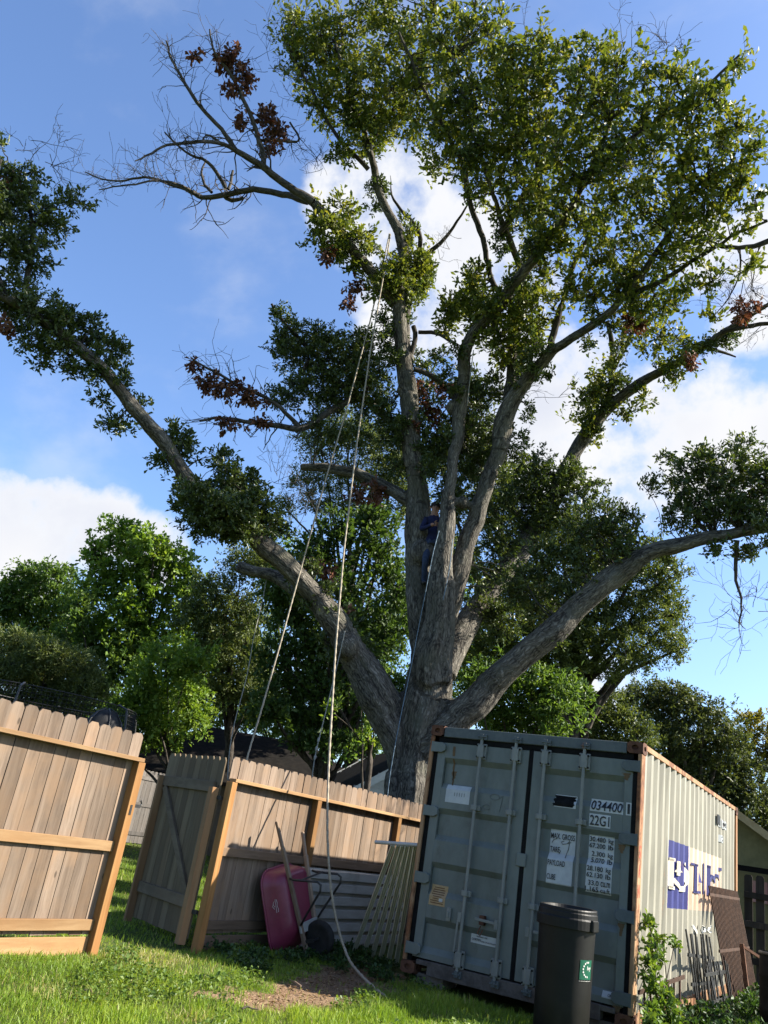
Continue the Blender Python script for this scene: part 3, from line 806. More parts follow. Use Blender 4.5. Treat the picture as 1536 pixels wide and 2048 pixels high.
for (x0, x1, z0, z1) in ((.285, .325, 2.10, 2.47), (.27, .36, 2.12, 2.20), (.30, .33, 1.9, 2.12)):
    m = MB(); n_ = 9; L_, R_ = [], []
    for k in range(n_):
        z = z0 + (z1 - z0) * k / (n_ - 1); w_ = (x1 - x0) / 2 * (.35 + .65 * k / (n_ - 1)) * rr.uniform(.6, 1.1); c_ = (x0 + x1) / 2 + rr.uniform(-.006, .006); L_.append((c_ - w_, door_y(z) - .0022, z)); R_.append((c_ + w_, door_y(z) - .0022, z))
    m.add(L_ + R_, [(k, k + n_, k + n_ + 1, k + 1) for k in range(n_ - 1)]); obj('rust_run', m, M['rust_run'], dl)
for (x0, x1, z0, z1) in ((2.235, 2.33, 2.30, 2.37), (2.22, 2.31, 1.60, 1.68), (2.26, 2.33, .86, .97), (2.24, 2.335, .2, .27)):
    m = MB(); n_ = 9; L_, R_ = [], []
    for k in range(n_):
        z = z0 + (z1 - z0) * k / (n_ - 1); w_ = (x1 - x0) / 2 * (.35 + .65 * k / (n_ - 1)) * rr.uniform(.6, 1.1); c_ = (x0 + x1) / 2 + rr.uniform(-.006, .006); L_.append((c_ - w_, YD - .007, z)); R_.append((c_ + w_, YD - .007, z))
    m.add(L_ + R_, [(k, k + n_, k + n_ + 1, k + 1) for k in range(n_ - 1)]); obj('rust_run', m, M['rust_run'], dr)
o = decal('paper_notice', .262, .56, 1.857, 2.05, M['white_vinyl'], dl)
m = MB()
for k in range(5): m.add([(.37 + .03 * k, door_y(1.95) - .005, 1.93), (.376 + .03 * k, door_y(1.95) - .005, 1.93), (.376 + .03 * k, door_y(1.97) - .005, 1.97), (.37 + .03 * k, door_y(1.97) - .005, 1.97)], [(0, 1, 2, 3)])
obj('faded_print', m, M['grey_ink'], o)
m = MB()
m.tube([(.86 + .055 * math.cos(a) * 1, door_y(1.98) - .004, 1.975 + .03 * math.sin(a)) for a in np.linspace(-.3, 5.6, 14)] + [(.955, door_y(1.99) - .004, 1.995), (.945, door_y(1.9) - .004, 1.92), (.93, door_y(1.83) - .004, 1.83)], .0025, 5)
m.tube([(.775 + .045 * math.cos(a), door_y(1.85) - .004, 1.858 + .025 * math.sin(a)) for a in np.linspace(.6, 6.0, 14)], .0025, 5)
obj('chalk_scrawl', m, M['grey_ink'], dl)
o = decal('makers_plate', .215, .41, .79, .995, M['tan_paper'], dl)
m = MB(); r_ = random.Random(2)
for k in range(8):
    z = .81 + .022 * k; w = r_.uniform(.10, .16); x = .31 - w / 2; m.add([(x, door_y(z) - .006, z), (x + w, door_y(z) - .006, z), (x + w, door_y(z + .01) - .006, z + .009), (x, door_y(z + .01) - .006, z + .009)], [(0, 1, 2, 3)])
obj('fine_print', m, M['brown_ink'], o)
m = MB(); m.add([(.335, door_y(.85) - .008, .835), (.38, door_y(.85) - .008, .835), (.38, door_y(.85) - .008, .865), (.335, door_y(.85) - .008, .865)], [(0, 1, 2, 3)]); obj('white_stamp', m, M['white_vinyl'], o)
o = decal('steel_plate', .735, 1.03, .515, .60, M['white_vinyl'], dl)
dtext(o, 'REPAIRS USE', .80, .92, .575, .588); dtext(o, 'CORTEN', .748, .85, .54, .562); dtext(o, 'STEEL OR EQUIVALENT', .855, 1.02, .532, .548)
o = decal('makers_plate', 2.14, 2.262, .31, .368, M['white_vinyl'], dr); dtext(o, 'CIMC', 2.195, 2.25, .328, .35)

# corrugated sides: x of the outer skin as a function of y
PIT = .278


def wall_x(y, side=1):
    u = ((y - .16) % PIT) / PIT
    d = float(np.interp(u, [0, .25, .5, .75, 1.0], [0, 0, 1, 1, 0]) if False else np.interp(u, [0, .29, .5, .79, 1.0], [0, 0, 1, 1, 0]))
    return CW - .008 - .036 * d if side > 0 else .008 + .036 * d


def side_mat():
    m, t, p = newmat('faded_side_paint')
    tc = nd(t, 'ShaderNodeTexCoord'); v = tc.outputs['Object']
    sx = nd(t, 'ShaderNodeSeparateXYZ'); t.links.new(v, sx.inputs[0])
    n1 = noise_n(t, v, 1.6, 6, .6, (1, 1, .3)); n2 = noise_n(t, v, 14, 5, .6, (1, 1, .25)); n3 = noise_n(t, v, 2.2, 9, .75, (1, 1.6, .18)); n4 = noise_n(t, v, 30, 4, .6)
    col = mixc(t, maprange(t, n1, .38, .62), (.20, .188, .150), (.265, .25, .20)); col = mixc(t, maprange(t, n2, .45, .7, 0, .5), col, (.19, .178, .14))
    # painted panel: blue field and salmon field (flat print on the steel)
    def band(s, lo, hi): return math_n(t, 'MULTIPLY', math_n(t, 'GREATER_THAN', s, lo), math_n(t, 'LESS_THAN', s, hi))
    oy, oz = 3.0, CZ
    zb = band(sx.outputs[2], 1.15 - oz, 1.855 - oz)
    wob = math_n(t, 'MULTIPLY', math_n(t, 'SUBTRACT', n4, .5), .05)
    yy = math_n(t, 'ADD', sx.outputs[1], wob)
    fb = math_n(t, 'MULTIPLY', zb, band(yy, 1.33 - oy, 2.41 - oy)); fp = math_n(t, 'MULTIPLY', zb, band(yy, 2.41 - oy, 4.66 - oy))
    xo = math_n(t, 'GREATER_THAN', sx.outputs[0], 1.0); fb = math_n(t, 'MULTIPLY', fb, xo); fp = math_n(t, 'MULTIPLY', fp, xo)
    pk = mixc(t, maprange(t, sx.outputs[2], 1.2 - oz, 1.75 - oz), (.40, .26, .18), (.45, .37, .29)); pk = mixc(t, maprange(t, n2, .45, .65, 0, .6), pk, (.46, .35, .27))
    col = mixc(t, fb, col, mixc(t, maprange(t, n2, .4, .7), (.022, .025, .13), (.04, .044, .165))); col = mixc(t, fp, col, pk)
    rc = mixc(t, maprange(t, n4, .35, .65), (.22, .085, .03), (.40, .19, .08))
    col = mixc(t, maprange(t, n3, .60, .68, 0, .85), col, rc)
    t.links.new(col, p.inputs['Base Color']); p.inputs['Roughness'].default_value = .6; p.inputs['Specular IOR Level'].default_value = .3
    bump_n(t, p, n2, .08, .003)
    return m


M['side'] = side_mat()
for side in (1, -1):
    m = MB(); ys = [.14]; y = .16
    ks = sorted({round(.16 + PIT * (i + u), 4) for i in range(22) for u in (0, .29, .5, .79)})
    ys += [k for k in ks if .14 < k < CL - .12] + [CL - .12]
    zz = [CZ + .13, .7, 1.3, 1.9, CZ + CH - .055]
    rr = random.Random(5)
    dent = {(i, j): rr.uniform(-.004, .004) for i in range(len(ys)) for j in range(len(zz))}
    for i, y in enumerate(ys):
        for j, z in enumerate(zz): m.v.append((wall_x(y, side) + dent[i, j] * side, y, z))
    nz_ = len(zz)
    for i in range(len(ys) - 1):
        for j in range(nz_ - 1): a = i * nz_ + j; m.f.append((a, a + nz_, a + nz_ + 1, a + 1))
    wall = obj('side_panel', m, M['side'], cont)
    if side == 1: side_wall = wall
    xr = (CW - .055, CW - .002) if side > 0 else (.002, .055)
    m = MB(); m.box((xr[0], .172, CZ + CH - .06), (xr[1], CL - .172, CZ + CH - .003)); obj('top_rail', m, M['rustpost'], cont, bevel=.004)
    m = MB(); m.box((xr[0], .172, CZ + .02), (xr[1], CL - .172, CZ + .135)); obj('bottom_rail', m, M['rustpost'], cont, bevel=.004)
m = MB(); n = 24
for i in range(n * 2 + 1):
    y = .1 + (CL - .2) * i / (n * 2); z = CZ + CH - .03 + (.018 if i % 2 else 0)
    m.v += [(.05, y, z), (CW - .05, y, z)]
for i in range(n * 2): m.f.append((2 * i, 2 * i + 1, 2 * i + 3, 2 * i + 2))
obj('roof_panel', m, M['header'], cont)
m = MB(); m.box((.12, CL - .05, CZ + .1), (CW - .12, CL - .02, CZ + CH - .03)); obj('end_panel', m, M['header'], cont)
m = MB(); m.box((.06, .13, CZ + .09), (CW - .06, CL - .06, CZ + .125)); obj('floor_panel', m, M['sill'], cont)


def on_side(y, z, off=.012): return (wall_x(y) + off, y, z)


def patch(m, y0, y1, z0, z1, off=.012):
    ks = [.16 + PIT * (i + u) for i in range(22) for u in (0, .29, .5, .79)]
    ys = [y0] + [k for k in ks if y0 < k < y1] + [y1]
    for a, b in zip(ys[:-1], ys[1:]): m.add([on_side(a, z0, off), on_side(b, z0, off), on_side(b, z1, off), on_side(a, z1, off)], [(0, 1, 2, 3)])


def arc(m, cy, cz, ry, rz, wy, a0, a1, n=26, off=.013, taper=1.0):
    n = max(n, 60)
    pts = []
    for k in range(n + 1):
        a = a0 + (a1 - a0) * k / n; f = 1 - (1 - taper) * abs(2 * k / n - 1)
        pts.append([on_side(cy + (ry - wy * f * q) * math.cos(a), cz + (rz - wy * .45 * f * q) * math.sin(a), off) for q in (0, .2, .4, .6, .8, 1)])
    for k in range(n):
        for q in range(5): m.add([pts[k][q], pts[k + 1][q], pts[k + 1][q + 1], pts[k][q + 1]], [(0, 1, 2, 3)])


m = MB(); patch(m, 1.42, 1.56, 1.36, 1.66); patch(m, 1.34, 1.64, 1.64, 1.672); patch(m, 1.34, 1.64, 1.345, 1.377); obj('cream_letter', m, M['cream'], side_wall)
m = MB(); arc(m, 2.06, 1.50, .35, .165, .17, -2.9, 1.35, 34, taper=.35); patch(m, 1.80, 1.90, 1.50, 1.655); arc(m, 1.93, 1.535, .16, .05, .09, .2, 3.2); obj('cream_letter', m, M['cream'], side_wall)
m = MB()
patch(m, 2.72, 2.93, 1.36, 1.68); patch(m, 2.62, 2.95, 1.655, 1.682); patch(m, 2.68, 3.02, 1.345, 1.372)
m.add([on_side(3.04, 1.60), on_side(3.04, 1.475), on_side(3.22, 1.475)], [(0, 1, 2)]); patch(m, 3.05, 3.2, 1.345, 1.375)
patch(m, 3.28, 3.46, 1.345, 1.715)
patch(m, 3.66, 3.78, 1.34, 1.70); patch(m, 3.60, 3.80, 1.68, 1.712); arc(m, 3.95, 1.50, .22, .11, .10, .1, 3.0); arc(m, 4.32, 1.54, .18, .09, .09, .2, 2.9); patch(m, 4.52, 4.62, 1.685, 1.725)
obj('blue_letters', m, M['blue'], side_wall)
for s, y0, y1 in (('W', 2.66, 3.06), ('O', 3.22, 3.52), ('C', 3.72, 4.02)):
    m = MB(); text_fit(m, s, y0, y1, .885, .985, on_side); obj('white_letter', m, M['white_paint'], side_wall)
m = MB(); patch(m, 4.34, 4.60, 2.27, 2.39, .010); patch(m, 4.62, 5.14, 2.27, 2.38, .010); patch(m, 4.54, 4.86, 2.07, 2.165, .010)
side_pl = obj('number_patch', m, M['white_vinyl'], side_wall)
m = MB(); text_fit(m, '00', 4.70, 5.08, 2.285, 2.368, lambda u, w: on_side(u, w, .018)); text_fit(m, '2', 4.62, 4.78, 2.08, 2.155, lambda u, w: on_side(u, w, .018)); obj('lettering', m, M['ink'], side_pl)
m = MB(); patch(m, 4.30, 4.58, 2.29, 2.42, .016); obj('black_smear', m, M['ink'], side_pl)
m = MB()
text_fit(m, 'S', .02, .10, 1.58, 1.70, lambda u, w: (CW + .002, u, w)); text_fit(m, 'A', .02, .10, 1.40, 1.52, lambda u, w: (CW + .002, u, w)); text_fit(m, 'N', .02, .10, 1.22, 1.34, lambda u, w: (CW + .002, u, w))
obj('red_scrawl', m, M['red_ink'], cont)
# timber packing under the corners
for x0, x1 in ((.12, .46), (2.0, 2.35)):
    o = obj('packing_block', MB().box((x0, .10, -.02), (x1, .45, CZ + .014)), M['concrete'], origin=(x0, .1, 0)); tag(o, 'weathered wooden block under the ' + ('left' if x0 < 1 else 'rusty right') + ' front corner of the container', 'block')


# ------------------------------------------------------------------ fences
def picket_mesh(w, h, t, ear=.028, seed=0):
    """dog-eared board standing on its own origin, broad face to +x"""
    r = random.Random(seed); j = lambda a: r.uniform(-a, a)
    pr_ = [(-w / 2 + j(.002), 0 + j(.004)), (w / 2 + j(.002), 0), (w / 2 + j(.003), h - ear * 1.2 + j(.004)), (w / 2 - ear + j(.004), h + j(.003)), (-w / 2 + ear + j(.004), h + j(.003)), (-w / 2 + j(.003), h - ear * 1.2 + j(.004))]
    m = MB(); m.prism([(0, a, b) for a, b in pr_], (-t, 0, 0))
    me = bpy.data.meshes.new('picket'); me.from_pydata(m.v, [], m.f); me.update(); return me


def place(name, me, mat, parent, loc, rot=(0, 0, 0)):
    if not me.materials: me.materials.append(mat)
    o = bpy.data.objects.new(name, me); COL.objects.link(o); o.parent = parent; o.location = np.array(loc) - ORG[parent]; o.rotation_euler = rot; ORG[o] = ORG[parent]
    return o


FX = -1.722
PM = [picket_mesh((.139, .134, .1385, .137, .132, .139)[i], 1.80, .016, seed=i) for i in range(6)]
PMG = [picket_mesh(.128, 1.84, .016, seed=20 + i) for i in range(4)]


def box_obj(name, a, b, mat, parent, bevel=.003):
    c = (np.array(a) + np.array(b)) / 2; m = MB().box(np.array(a) - c, np.array(b) - c)
    me = bpy.data.meshes.new(name); me.from_pydata(m.v, [], m.f); me.update(); me.materials.append(mat)
    o = bpy.data.objects.new(name, me); COL.objects.link(o); o.parent = parent; o.location = c - ORG[parent]; ORG[o] = ORG[parent]
    if bevel: bb = o.modifiers.new('bevel', 'BEVEL'); bb.width = bevel; bb.segments = 1
    return o


def fence_run(th, y0, y1, posts, seed, mid=.93, rail='lumber_y'):
    r = random.Random(seed); y = y0 if y1 > y0 else y0; s = 1 if y1 > y0 else -1; i = 0
    while (y1 - y) * s > .1:
        yc = y + s * .0705
        place('picket', PM[r.randrange(6)], M['picket'], th, (FX + r.uniform(-.002, .002), yc, .155 + r.uniform(-.006, .006)), (R(r.uniform(-.25, .25)), 0, R(r.uniform(-.7, .7))))
        y += s * .1415; i += 1
    for p in posts: box_obj('post', (FX + .001, p, -.3), (FX + .09, p + .089, 1.684), M['lumber_z'], th)
    a, b = min(y0, y1), max(y0, y1)
    box_obj('top_rail', (FX + .002, a + .01, 1.685), (FX + .094, b, 1.723), M['lumber_y'], th)
    ps = sorted(posts)
    ends = [a] + [q for p in ps for q in (p, p + .089)] + [b]
    spans = [(ends[i], ends[i + 1]) for i in range(0, len(ends), 2)]
    for p0, p1 in spans:
        if p1 - p0 < .15: continue
        for z in (mid, .235): box_obj('rail', (FX + .002, p0 + .004, z - .045), (FX + .040, p1 - .004, z + .045), M[rail], th)
        box_obj('kickboard', (FX + .002, p0 + .004, -.03), (FX + .024, p1 - .004, .135), M[rail], th)


lf = thing('wooden_fence', 'weathered dog eared wooden fence ending in a bright pine post with a latch', 'fence', (FX, -2.8, 0))
fence_run(lf, -2.765, -6.9, [-2.83, -5.2], 3, .905)
m = MB(); m.box((FX + .03, -2.742, 1.27), (FX + .06, -2.64, 1.30)); m.tube([(FX + .045, -2.65, 1.28), (FX + .045, -2.62, 1.31), (FX + .045, -2.64, 1.34)], .008, 6); m.box((FX + .088, -2.80, 1.20), (FX + .094, -2.775, 1.29)); obj('latch', m, M['black_metal'], lf)
rf = thing('wooden_fence', 'weathered dog eared wooden fence running from the open gate to behind the container', 'fence', (FX, -1.35, 0))
fence_run(rf, -1.37, 6.2, [-1.405, .30, 2.43, 4.6], 5, .965, 'rail_old')

# gate leaf, swung outwards
GH = np.array([-1.775, -1.43]); GE = np.array([-3.03, -1.03]); gd = (GE - GH) / np.linalg.norm(GE - GH); GW = np.linalg.norm(GE - GH); gang = math.atan2(gd[1], gd[0])
gate = thing('wooden_gate', 'wooden picket gate with a diagonal brace standing open between the fences', 'gate', (GH[0], GH[1], 0))
gn = np.array([gd[1], -gd[0]]) * -1                    # towards the house side
if gn[1] > 0: gn = -gn


def gp(s, off, z): return (GH[0] + gd[0] * s + gn[0] * off, GH[1] + gd[1] * s + gn[1] * off, z)


r_ = random.Random(8); n = 10; w = GW / n
for i in range(n):
    place('picket', PMG[r_.randrange(4)], M['gate_picket'], gate, gp((i + .5) * w, 0, .09 + r_.uniform(-.006, .006)), (0, 0, math.atan2(gn[1], gn[0]) + R(r_.uniform(-.5, .5))))


def gbar(name, s0, z0, s1, z1, wd, th, mat, off=.0):
    m = MB(); p = np.array(gp(s0, off + th / 2 + .001, z0)); q = np.array(gp(s1, off + th / 2 + .001, z1))
    m.beam(p, q, wd, th, (gn[0], gn[1], 0)); return obj(name, m, M[mat], gate, bevel=.003)


gbar('rail', .09, 1.605, GW - .05, 1.605, .115, .036, 'lumber_x'); gbar('rail', .09, .42, GW - .06, .42, .115, .036, 'lumber_x')
gbar('diagonal_brace', GW - .10, 1.54, .16, .47, .085, .034, 'lumber_x')
gbar('stile', GW - .022, .04, GW - .022, 1.66, .044, .088, 'gatepost'); gbar('stile', .05, .03, .05, 1.60, .085, .085, 'gatepost')
for z in (1.5, .35):
    m = MB(); m.box((FX - .06, -1.44, z - .02), (FX - .0, -1.40, z + .02)); obj('hinge', m, M['black_metal'], gate)
# old fence across the far lawn
ff = thing('wooden_fence', 'old grey wooden fence across the far lawn behind the gate', 'fence', tuple(V(268, 1640, 21)))
a = V(190, 1640, 20.0); b = V(420, 1680, 23.5); dv = (b - a)[:2]; ln = np.linalg.norm(dv); dv /= ln; rr = random.Random(2)
PMO = [picket_mesh(.139, 1.78, .018, seed=40 + i) for i in range(3)]
for i in range(int(ln / .145)):
    p = a[:2] + dv * (i + .5) * .145; place('picket', PMO[rr.randrange(3)], M['old_picket'], ff, (p[0], p[1], float(hz(*p)) + .02), (0, 0, math.atan2(-dv[0], dv[1]) + math.pi))
for z in (.25, .95, 1.6):
    p0 = np.array([a[0], a[1], float(hz(a[0], a[1])) + z]); p1 = np.array([b[0], b[1], float(hz(b[0], b[1])) + z]); nrm = np.array([dv[1], -dv[0], 0]) * .02
    obj('rail', MB().beam(p0 + nrm, p1 + nrm, .09, .038, (dv[1], -dv[0], 0)), M['old_picket'], ff)

# ------------------------------------------------------------------ wheelbarrow on end
hb = onz(603, 1918, .01); ht = onx(553, 1643, -1.50); h2 = onx(605, 1664, -1.50)
O = np.array([-1.12, -.06, .0]); TT = (ht + h2) / 2; Lb = np.linalg.norm(TT - O); A = (TT - O) / Lb
lat = np.array([0, 1., 0]); lat = lat - A * (lat @ A); lat /= np.linalg.norm(lat); N = np.cross(lat, A)
if N[0] < 0: N = -N
wb = thing('wheelbarrow', 'pink plastic wheelbarrow with wooden handles tipped up against the fence', 'wheelbarrow', tuple(O))


def B(s, l, n): return O + A * s + lat * l + N * n


def rrect(s0, s1, l, n, rad, K=6):
    pts = []
    for (cs, cl, a0) in ((s1 - rad, l - rad, 0), (s0 + rad, l - rad, 90), (s0 + rad, -l + rad, 180), (s1 - rad, -l + rad, 270)):
        for k in range(K + 1):
            a = R(a0 + 90 * k / K); pts.append((cs + rad * math.cos(a), cl + rad * math.sin(a)))
    return [B(s, q, n) for s, q in pts]


rings = [rrect(.12, 1.00, .35, -.265, .17), rrect(.115, 1.005, .355, -.255, .17), rrect(.13, .99, .34, -.24, .165), rrect(.20, .97, .31, -.12, .15), rrect(.30, .94, .27, -.02, .13), rrect(.36, .90, .22, .005, .11)]
inner = [rrect(.15, .97, .32, -.262, .15), rrect(.24, .94, .285, -.12, .14), rrect(.34, .91, .24, -.03, .12)]
m = MB(); m.loft(inner[::-1] + rings, True, True)
tray = obj('tray', m, M['pink'], wb, smooth=True); tray.data.polygons.foreach_set('use_smooth', [len(p.vertices) == 4 for p in tray.data.polygons])
m = MB(); rim = rrect(.112, 1.008, .357, -.262, .17); m.tube(rim + [rim[0]], .011, 6); obj('rim', m, M['pink'], tray, smooth=True)
m = MB()
def tray_side(s, n): return B(s, -float(np.interp(n, [-.24, -.12, -.02], [.34, .31, .27])) - .004, n)
for pts in ([(.56, -.13), (.70, -.13)], [(.565, -.112), (.60, -.108), (.63, -.116), (.66, -.11), (.70, -.118)], [(.60, -.15), (.63, -.172), (.65, -.158)], [(.62, -.145), (.655, -.16), (.68, -.143)]):
    m.tube([tray_side(s_, n_) for s_, n_ in pts], .0022, 5)
obj('white_logo', m, M['white_paint'], tray)
for l0, l1, tip in ((-.115, -.28, ht), (.115, .28, h2)):
    p = B(.02 if l0 < 0 else .04, l0, .05); q = np.array(tip); d = q - p
    m = MB(); m.beam(p, p + d * .80, .042, .046, tuple(N)); m.beam(p + d * .798, q, .034, .036, tuple(N)); obj('handle', m, M['barrow_wood'], wb, bevel=.006)
WC = B(.20, .0, .17); wr = .185
pf = []
for k in range(13):
    a = math.pi * (k / 12) - math.pi / 2; pf.append((wr - .045 + .045 * math.cos(a), .043 * math.sin(a)))
m = MB(); m.lathe([(.05, -.03)] + [(.09, -.025)] + pf + [(.09, .025), (.05, .03)], WC, 28, lat, True, True)
wh = obj('wheel', m, M['tyre'], wb, smooth=True)
obj('axle', MB().tube([WC - lat * .15, WC + lat * .15], .011, 8), M['black_metal'], wh)
for s in (-1, 1):
    obj('axle_bracket', MB().beam(B(.20, s * .135, .04), WC + lat * s * .135, .035, .008, tuple(lat)), M['black_metal'], wb)
    m = MB(); m.tube([B(.88, s * .235, .055), B(.86, s * .235, .10), B(.80, s * .22, .40), B(.76, s * .22, .44), B(.70, s * .22, .42), B(.44, s * .19, .13), B(.38, s * .18, .07)], .013, 8); obj('leg', m, M['black_metal'], wb, smooth=True)
m = MB(); m.tube([B(.845, -.235, .20), B(.845, .235, .20)], .011, 8); obj('leg_brace', m, M['black_metal'], wb)
m = MB(); m.beam(B(.34, -.17, .045), B(.34, .17, .045), .10, .03, tuple(N)); obj('wedge_block', m, M['galv'], wb, bevel=.004)

# ------------------------------------------------------------------ corrugated sheet and leaning strips
m = MB(); prof = []
zt = .885; nr = 6; hp = zt / nr
for k in range(nr):
    z0 = k * hp; prof += [(z0 + .0, .0), (z0 + .022, .0), (z0 + .034, .038), (z0 + hp - .022, .032), (z0 + hp - .010, .0)]
prof.append((zt, 0.0))
ys = np.linspace(.17, 2.75, 14); rr = random.Random(3)
for y in ys:
    for z, d in prof: m.v.append((-1.535 - .085 * (z / zt) + d + rr.uniform(-.002, .002), y, z + .015 + rr.uniform(-.003, .003)))
K = len(prof)
for i in range(len(ys) - 1):
    for k in range(K - 1): a = i * K + k; m.f.append((a, a + K, a + K + 1, a + 1))
o = obj('corrugated_sheet', m, M['galv'], origin=(-1.55, .17, 0)); so = o.modifiers.new('thick', 'SOLIDIFY'); so.thickness = .0015
tag(o, 'grey ribbed metal sheet lying sideways against the foot of the fence', 'metal sheet')
bots = [(707, 1906), (727, 1910), (744, 1914), (761, 1918), (777, 1922), (792, 1928)]
tops = [np.array([-.50, .46, 1.335]), np.array([-.42, .42, 1.345]), np.array([-.33, .36, 1.35]), np.array([-.245, .30, 1.355]), np.array([-.16, .235, 1.36]), np.array([-.07, .18, 1.365])]
tx = [786, 797, 806, 815, 823, 831]
lbl = ['yellowed metal strip leaning by the container, next to the ribbed sheet', 'yellowed metal strip leaning by the container, second from the ribbed sheet', 'yellowed metal strip leaning by the container, third from the ribbed sheet', 'yellowed metal strip leaning by the container, fourth from the ribbed sheet', 'yellowed metal strip leaning by the container, second from the doors', 'yellowed metal strip leaning directly against the container corner']
for i, (b_, x) in enumerate(zip(bots, tx)):
    p = onz(*b_, .0); q = V(x, 1691 + (x - 786) * .02, (tops[i] - CAM) @ RW[2])
    d = (q - p); d = d / np.linalg.norm(d); up = np.array([.6, -.8, 0.]); up = up - d * (up @ d); up /= np.linalg.norm(up); sd_ = np.cross(d, up)
    w, h, t = .025, .022, .007
    pr_ = [(-w, -h), (w, -h), (w, h), (w - t, h), (w - t, -h + t), (t * .5, -h + t), (t * .5, h * .7), (-t * .5, h * .7), (-t * .5, -h + t), (-w + t, -h + t), (-w + t, h), (-w, h)]
    m = MB(); m.prism([p + sd_ * a + up * c for a, c in pr_], q - p)
    o = obj('metal_strip', m, M['strip'], origin=tuple(p)); tag(o, lbl[i], 'strip', 'strips leaning by the container')
pl_ = V(751, 1684, 9.75); pr2 = V(836, 1690, 9.35)
o = obj('pipe', MB().lathe([(.017, 0), (.021, 0), (.021, np.linalg.norm(pr2 - pl_)), (.017, np.linalg.norm(pr2 - pl_)), (.017, 0)], pl_, 12, pr2 - pl_), M['pvc'], origin=tuple(pl_)); tag(o, 'short white pipe lying across the tops of the leaning strips', 'pipe')

# ------------------------------------------------------------------ trash bin
bc = V(1137, 1815, 7.62); BX, BY = bc[0], bc[1]
tb = thing('trash_bin', 'tall black plastic trash bin with a wide collar before the container doors', 'trash bin', (BX, BY, 0))


def rsq(h, z, e=.84, yaw=-8, K=40, fx=1.0, tilt=0.0):
    pts = []
    for k in range(K):
        a = 2 * math.pi * k / K; ca, sa = math.cos(a), math.sin(a)
        x = math.copysign(abs(ca) ** e, ca) * h * fx; y = math.copysign(abs(sa) ** e, sa) * h; yw = R(yaw)
        pts.append((BX + x * math.cos(yw) - y * math.sin(yw), BY + x * math.sin(yw) + y * math.cos(yw), z + tilt * y))
    return pts


m = MB(); m.loft([rsq(.225, -.01), rsq(.23, .0), rsq(.234, .30), rsq(.240, .70), rsq(.246, .90)], True, False); obj('body', m, M['bin'], tb, smooth=True)
m = MB(); m.loft([rsq(.240, .885), rsq(.268, .885), rsq(.268, .965), rsq(.262, .972), rsq(.258, .975), rsq(.256, 1.015), rsq(.250, 1.02), rsq(.250, 1.045, tilt=.03), rsq(.244, 1.055, tilt=.03), rsq(.215, 1.055, tilt=.03), rsq(.205, 1.03, tilt=.02), rsq(.195, .97), rsq(.19, .80)], False, True)
obj('collar', m, M['bin'], tb, smooth=False, bevel=.002)
for sx in (-1, 1):
    yw = R(-8); c = np.array([BX, BY, .93]) + np.array([math.cos(yw), math.sin(yw), 0]) * sx * .262
    m = MB(); m.box(c - np.array([.018, .07, .05]), c + np.array([.018, .07, .05])); obj('grip', m, M['bin'], tb, bevel=.008)


def on_bin(u, z, off=.003):                          # right-hand face of the body
    yw = R(-8); h = float(np.interp(z, [0, .3, .7, .9], [.23, .234, .240, .246])) * (abs(1) ) ; yy = u
    ca = (1 - min(.999, abs(yy / h)) ** (2 / .84)) ** (.42)
    x = h * ca + off
    return (BX + x * math.cos(yw) - yy * math.sin(yw), BY + x * math.sin(yw) + yy * math.cos(yw), z)


m = MB(); us = np.linspace(-.135, .03, 9)
for a, b in zip(us[:-1], us[1:]): m.add([on_bin(a, .50), on_bin(b, .50), on_bin(b, .655), on_bin(a, .655)], [(0, 1, 2, 3)])
lb = obj('green_label', m, M['green_label'], tb)
m = MB(); text_fit(m, 'Ivy', -.05, .01, .565, .61, lambda u, w: on_bin(u, w, .006)); obj('lettering', m, M['white_paint'], lb)
m = MB()
for k in range(9):
    a = R(80 + 24 * k); cu, cz = -.045 + .058 * math.cos(a), .58 + .058 * math.sin(a); rr_ = .0085
    m.add([on_bin(cu + rr_ * math.cos(q), cz + rr_ * math.sin(q), .006) for q in np.linspace(0, 2 * math.pi, 8)[:-1]], [tuple(range(7))])
obj('leaf_emblem', m, M['white_paint'], lb)
m = MB()
for z in (.494, .492): m.tube([on_bin(a, .488, .002) for a in us], .002, 4)
obj('label_edge', m, M['white_paint'], lb)

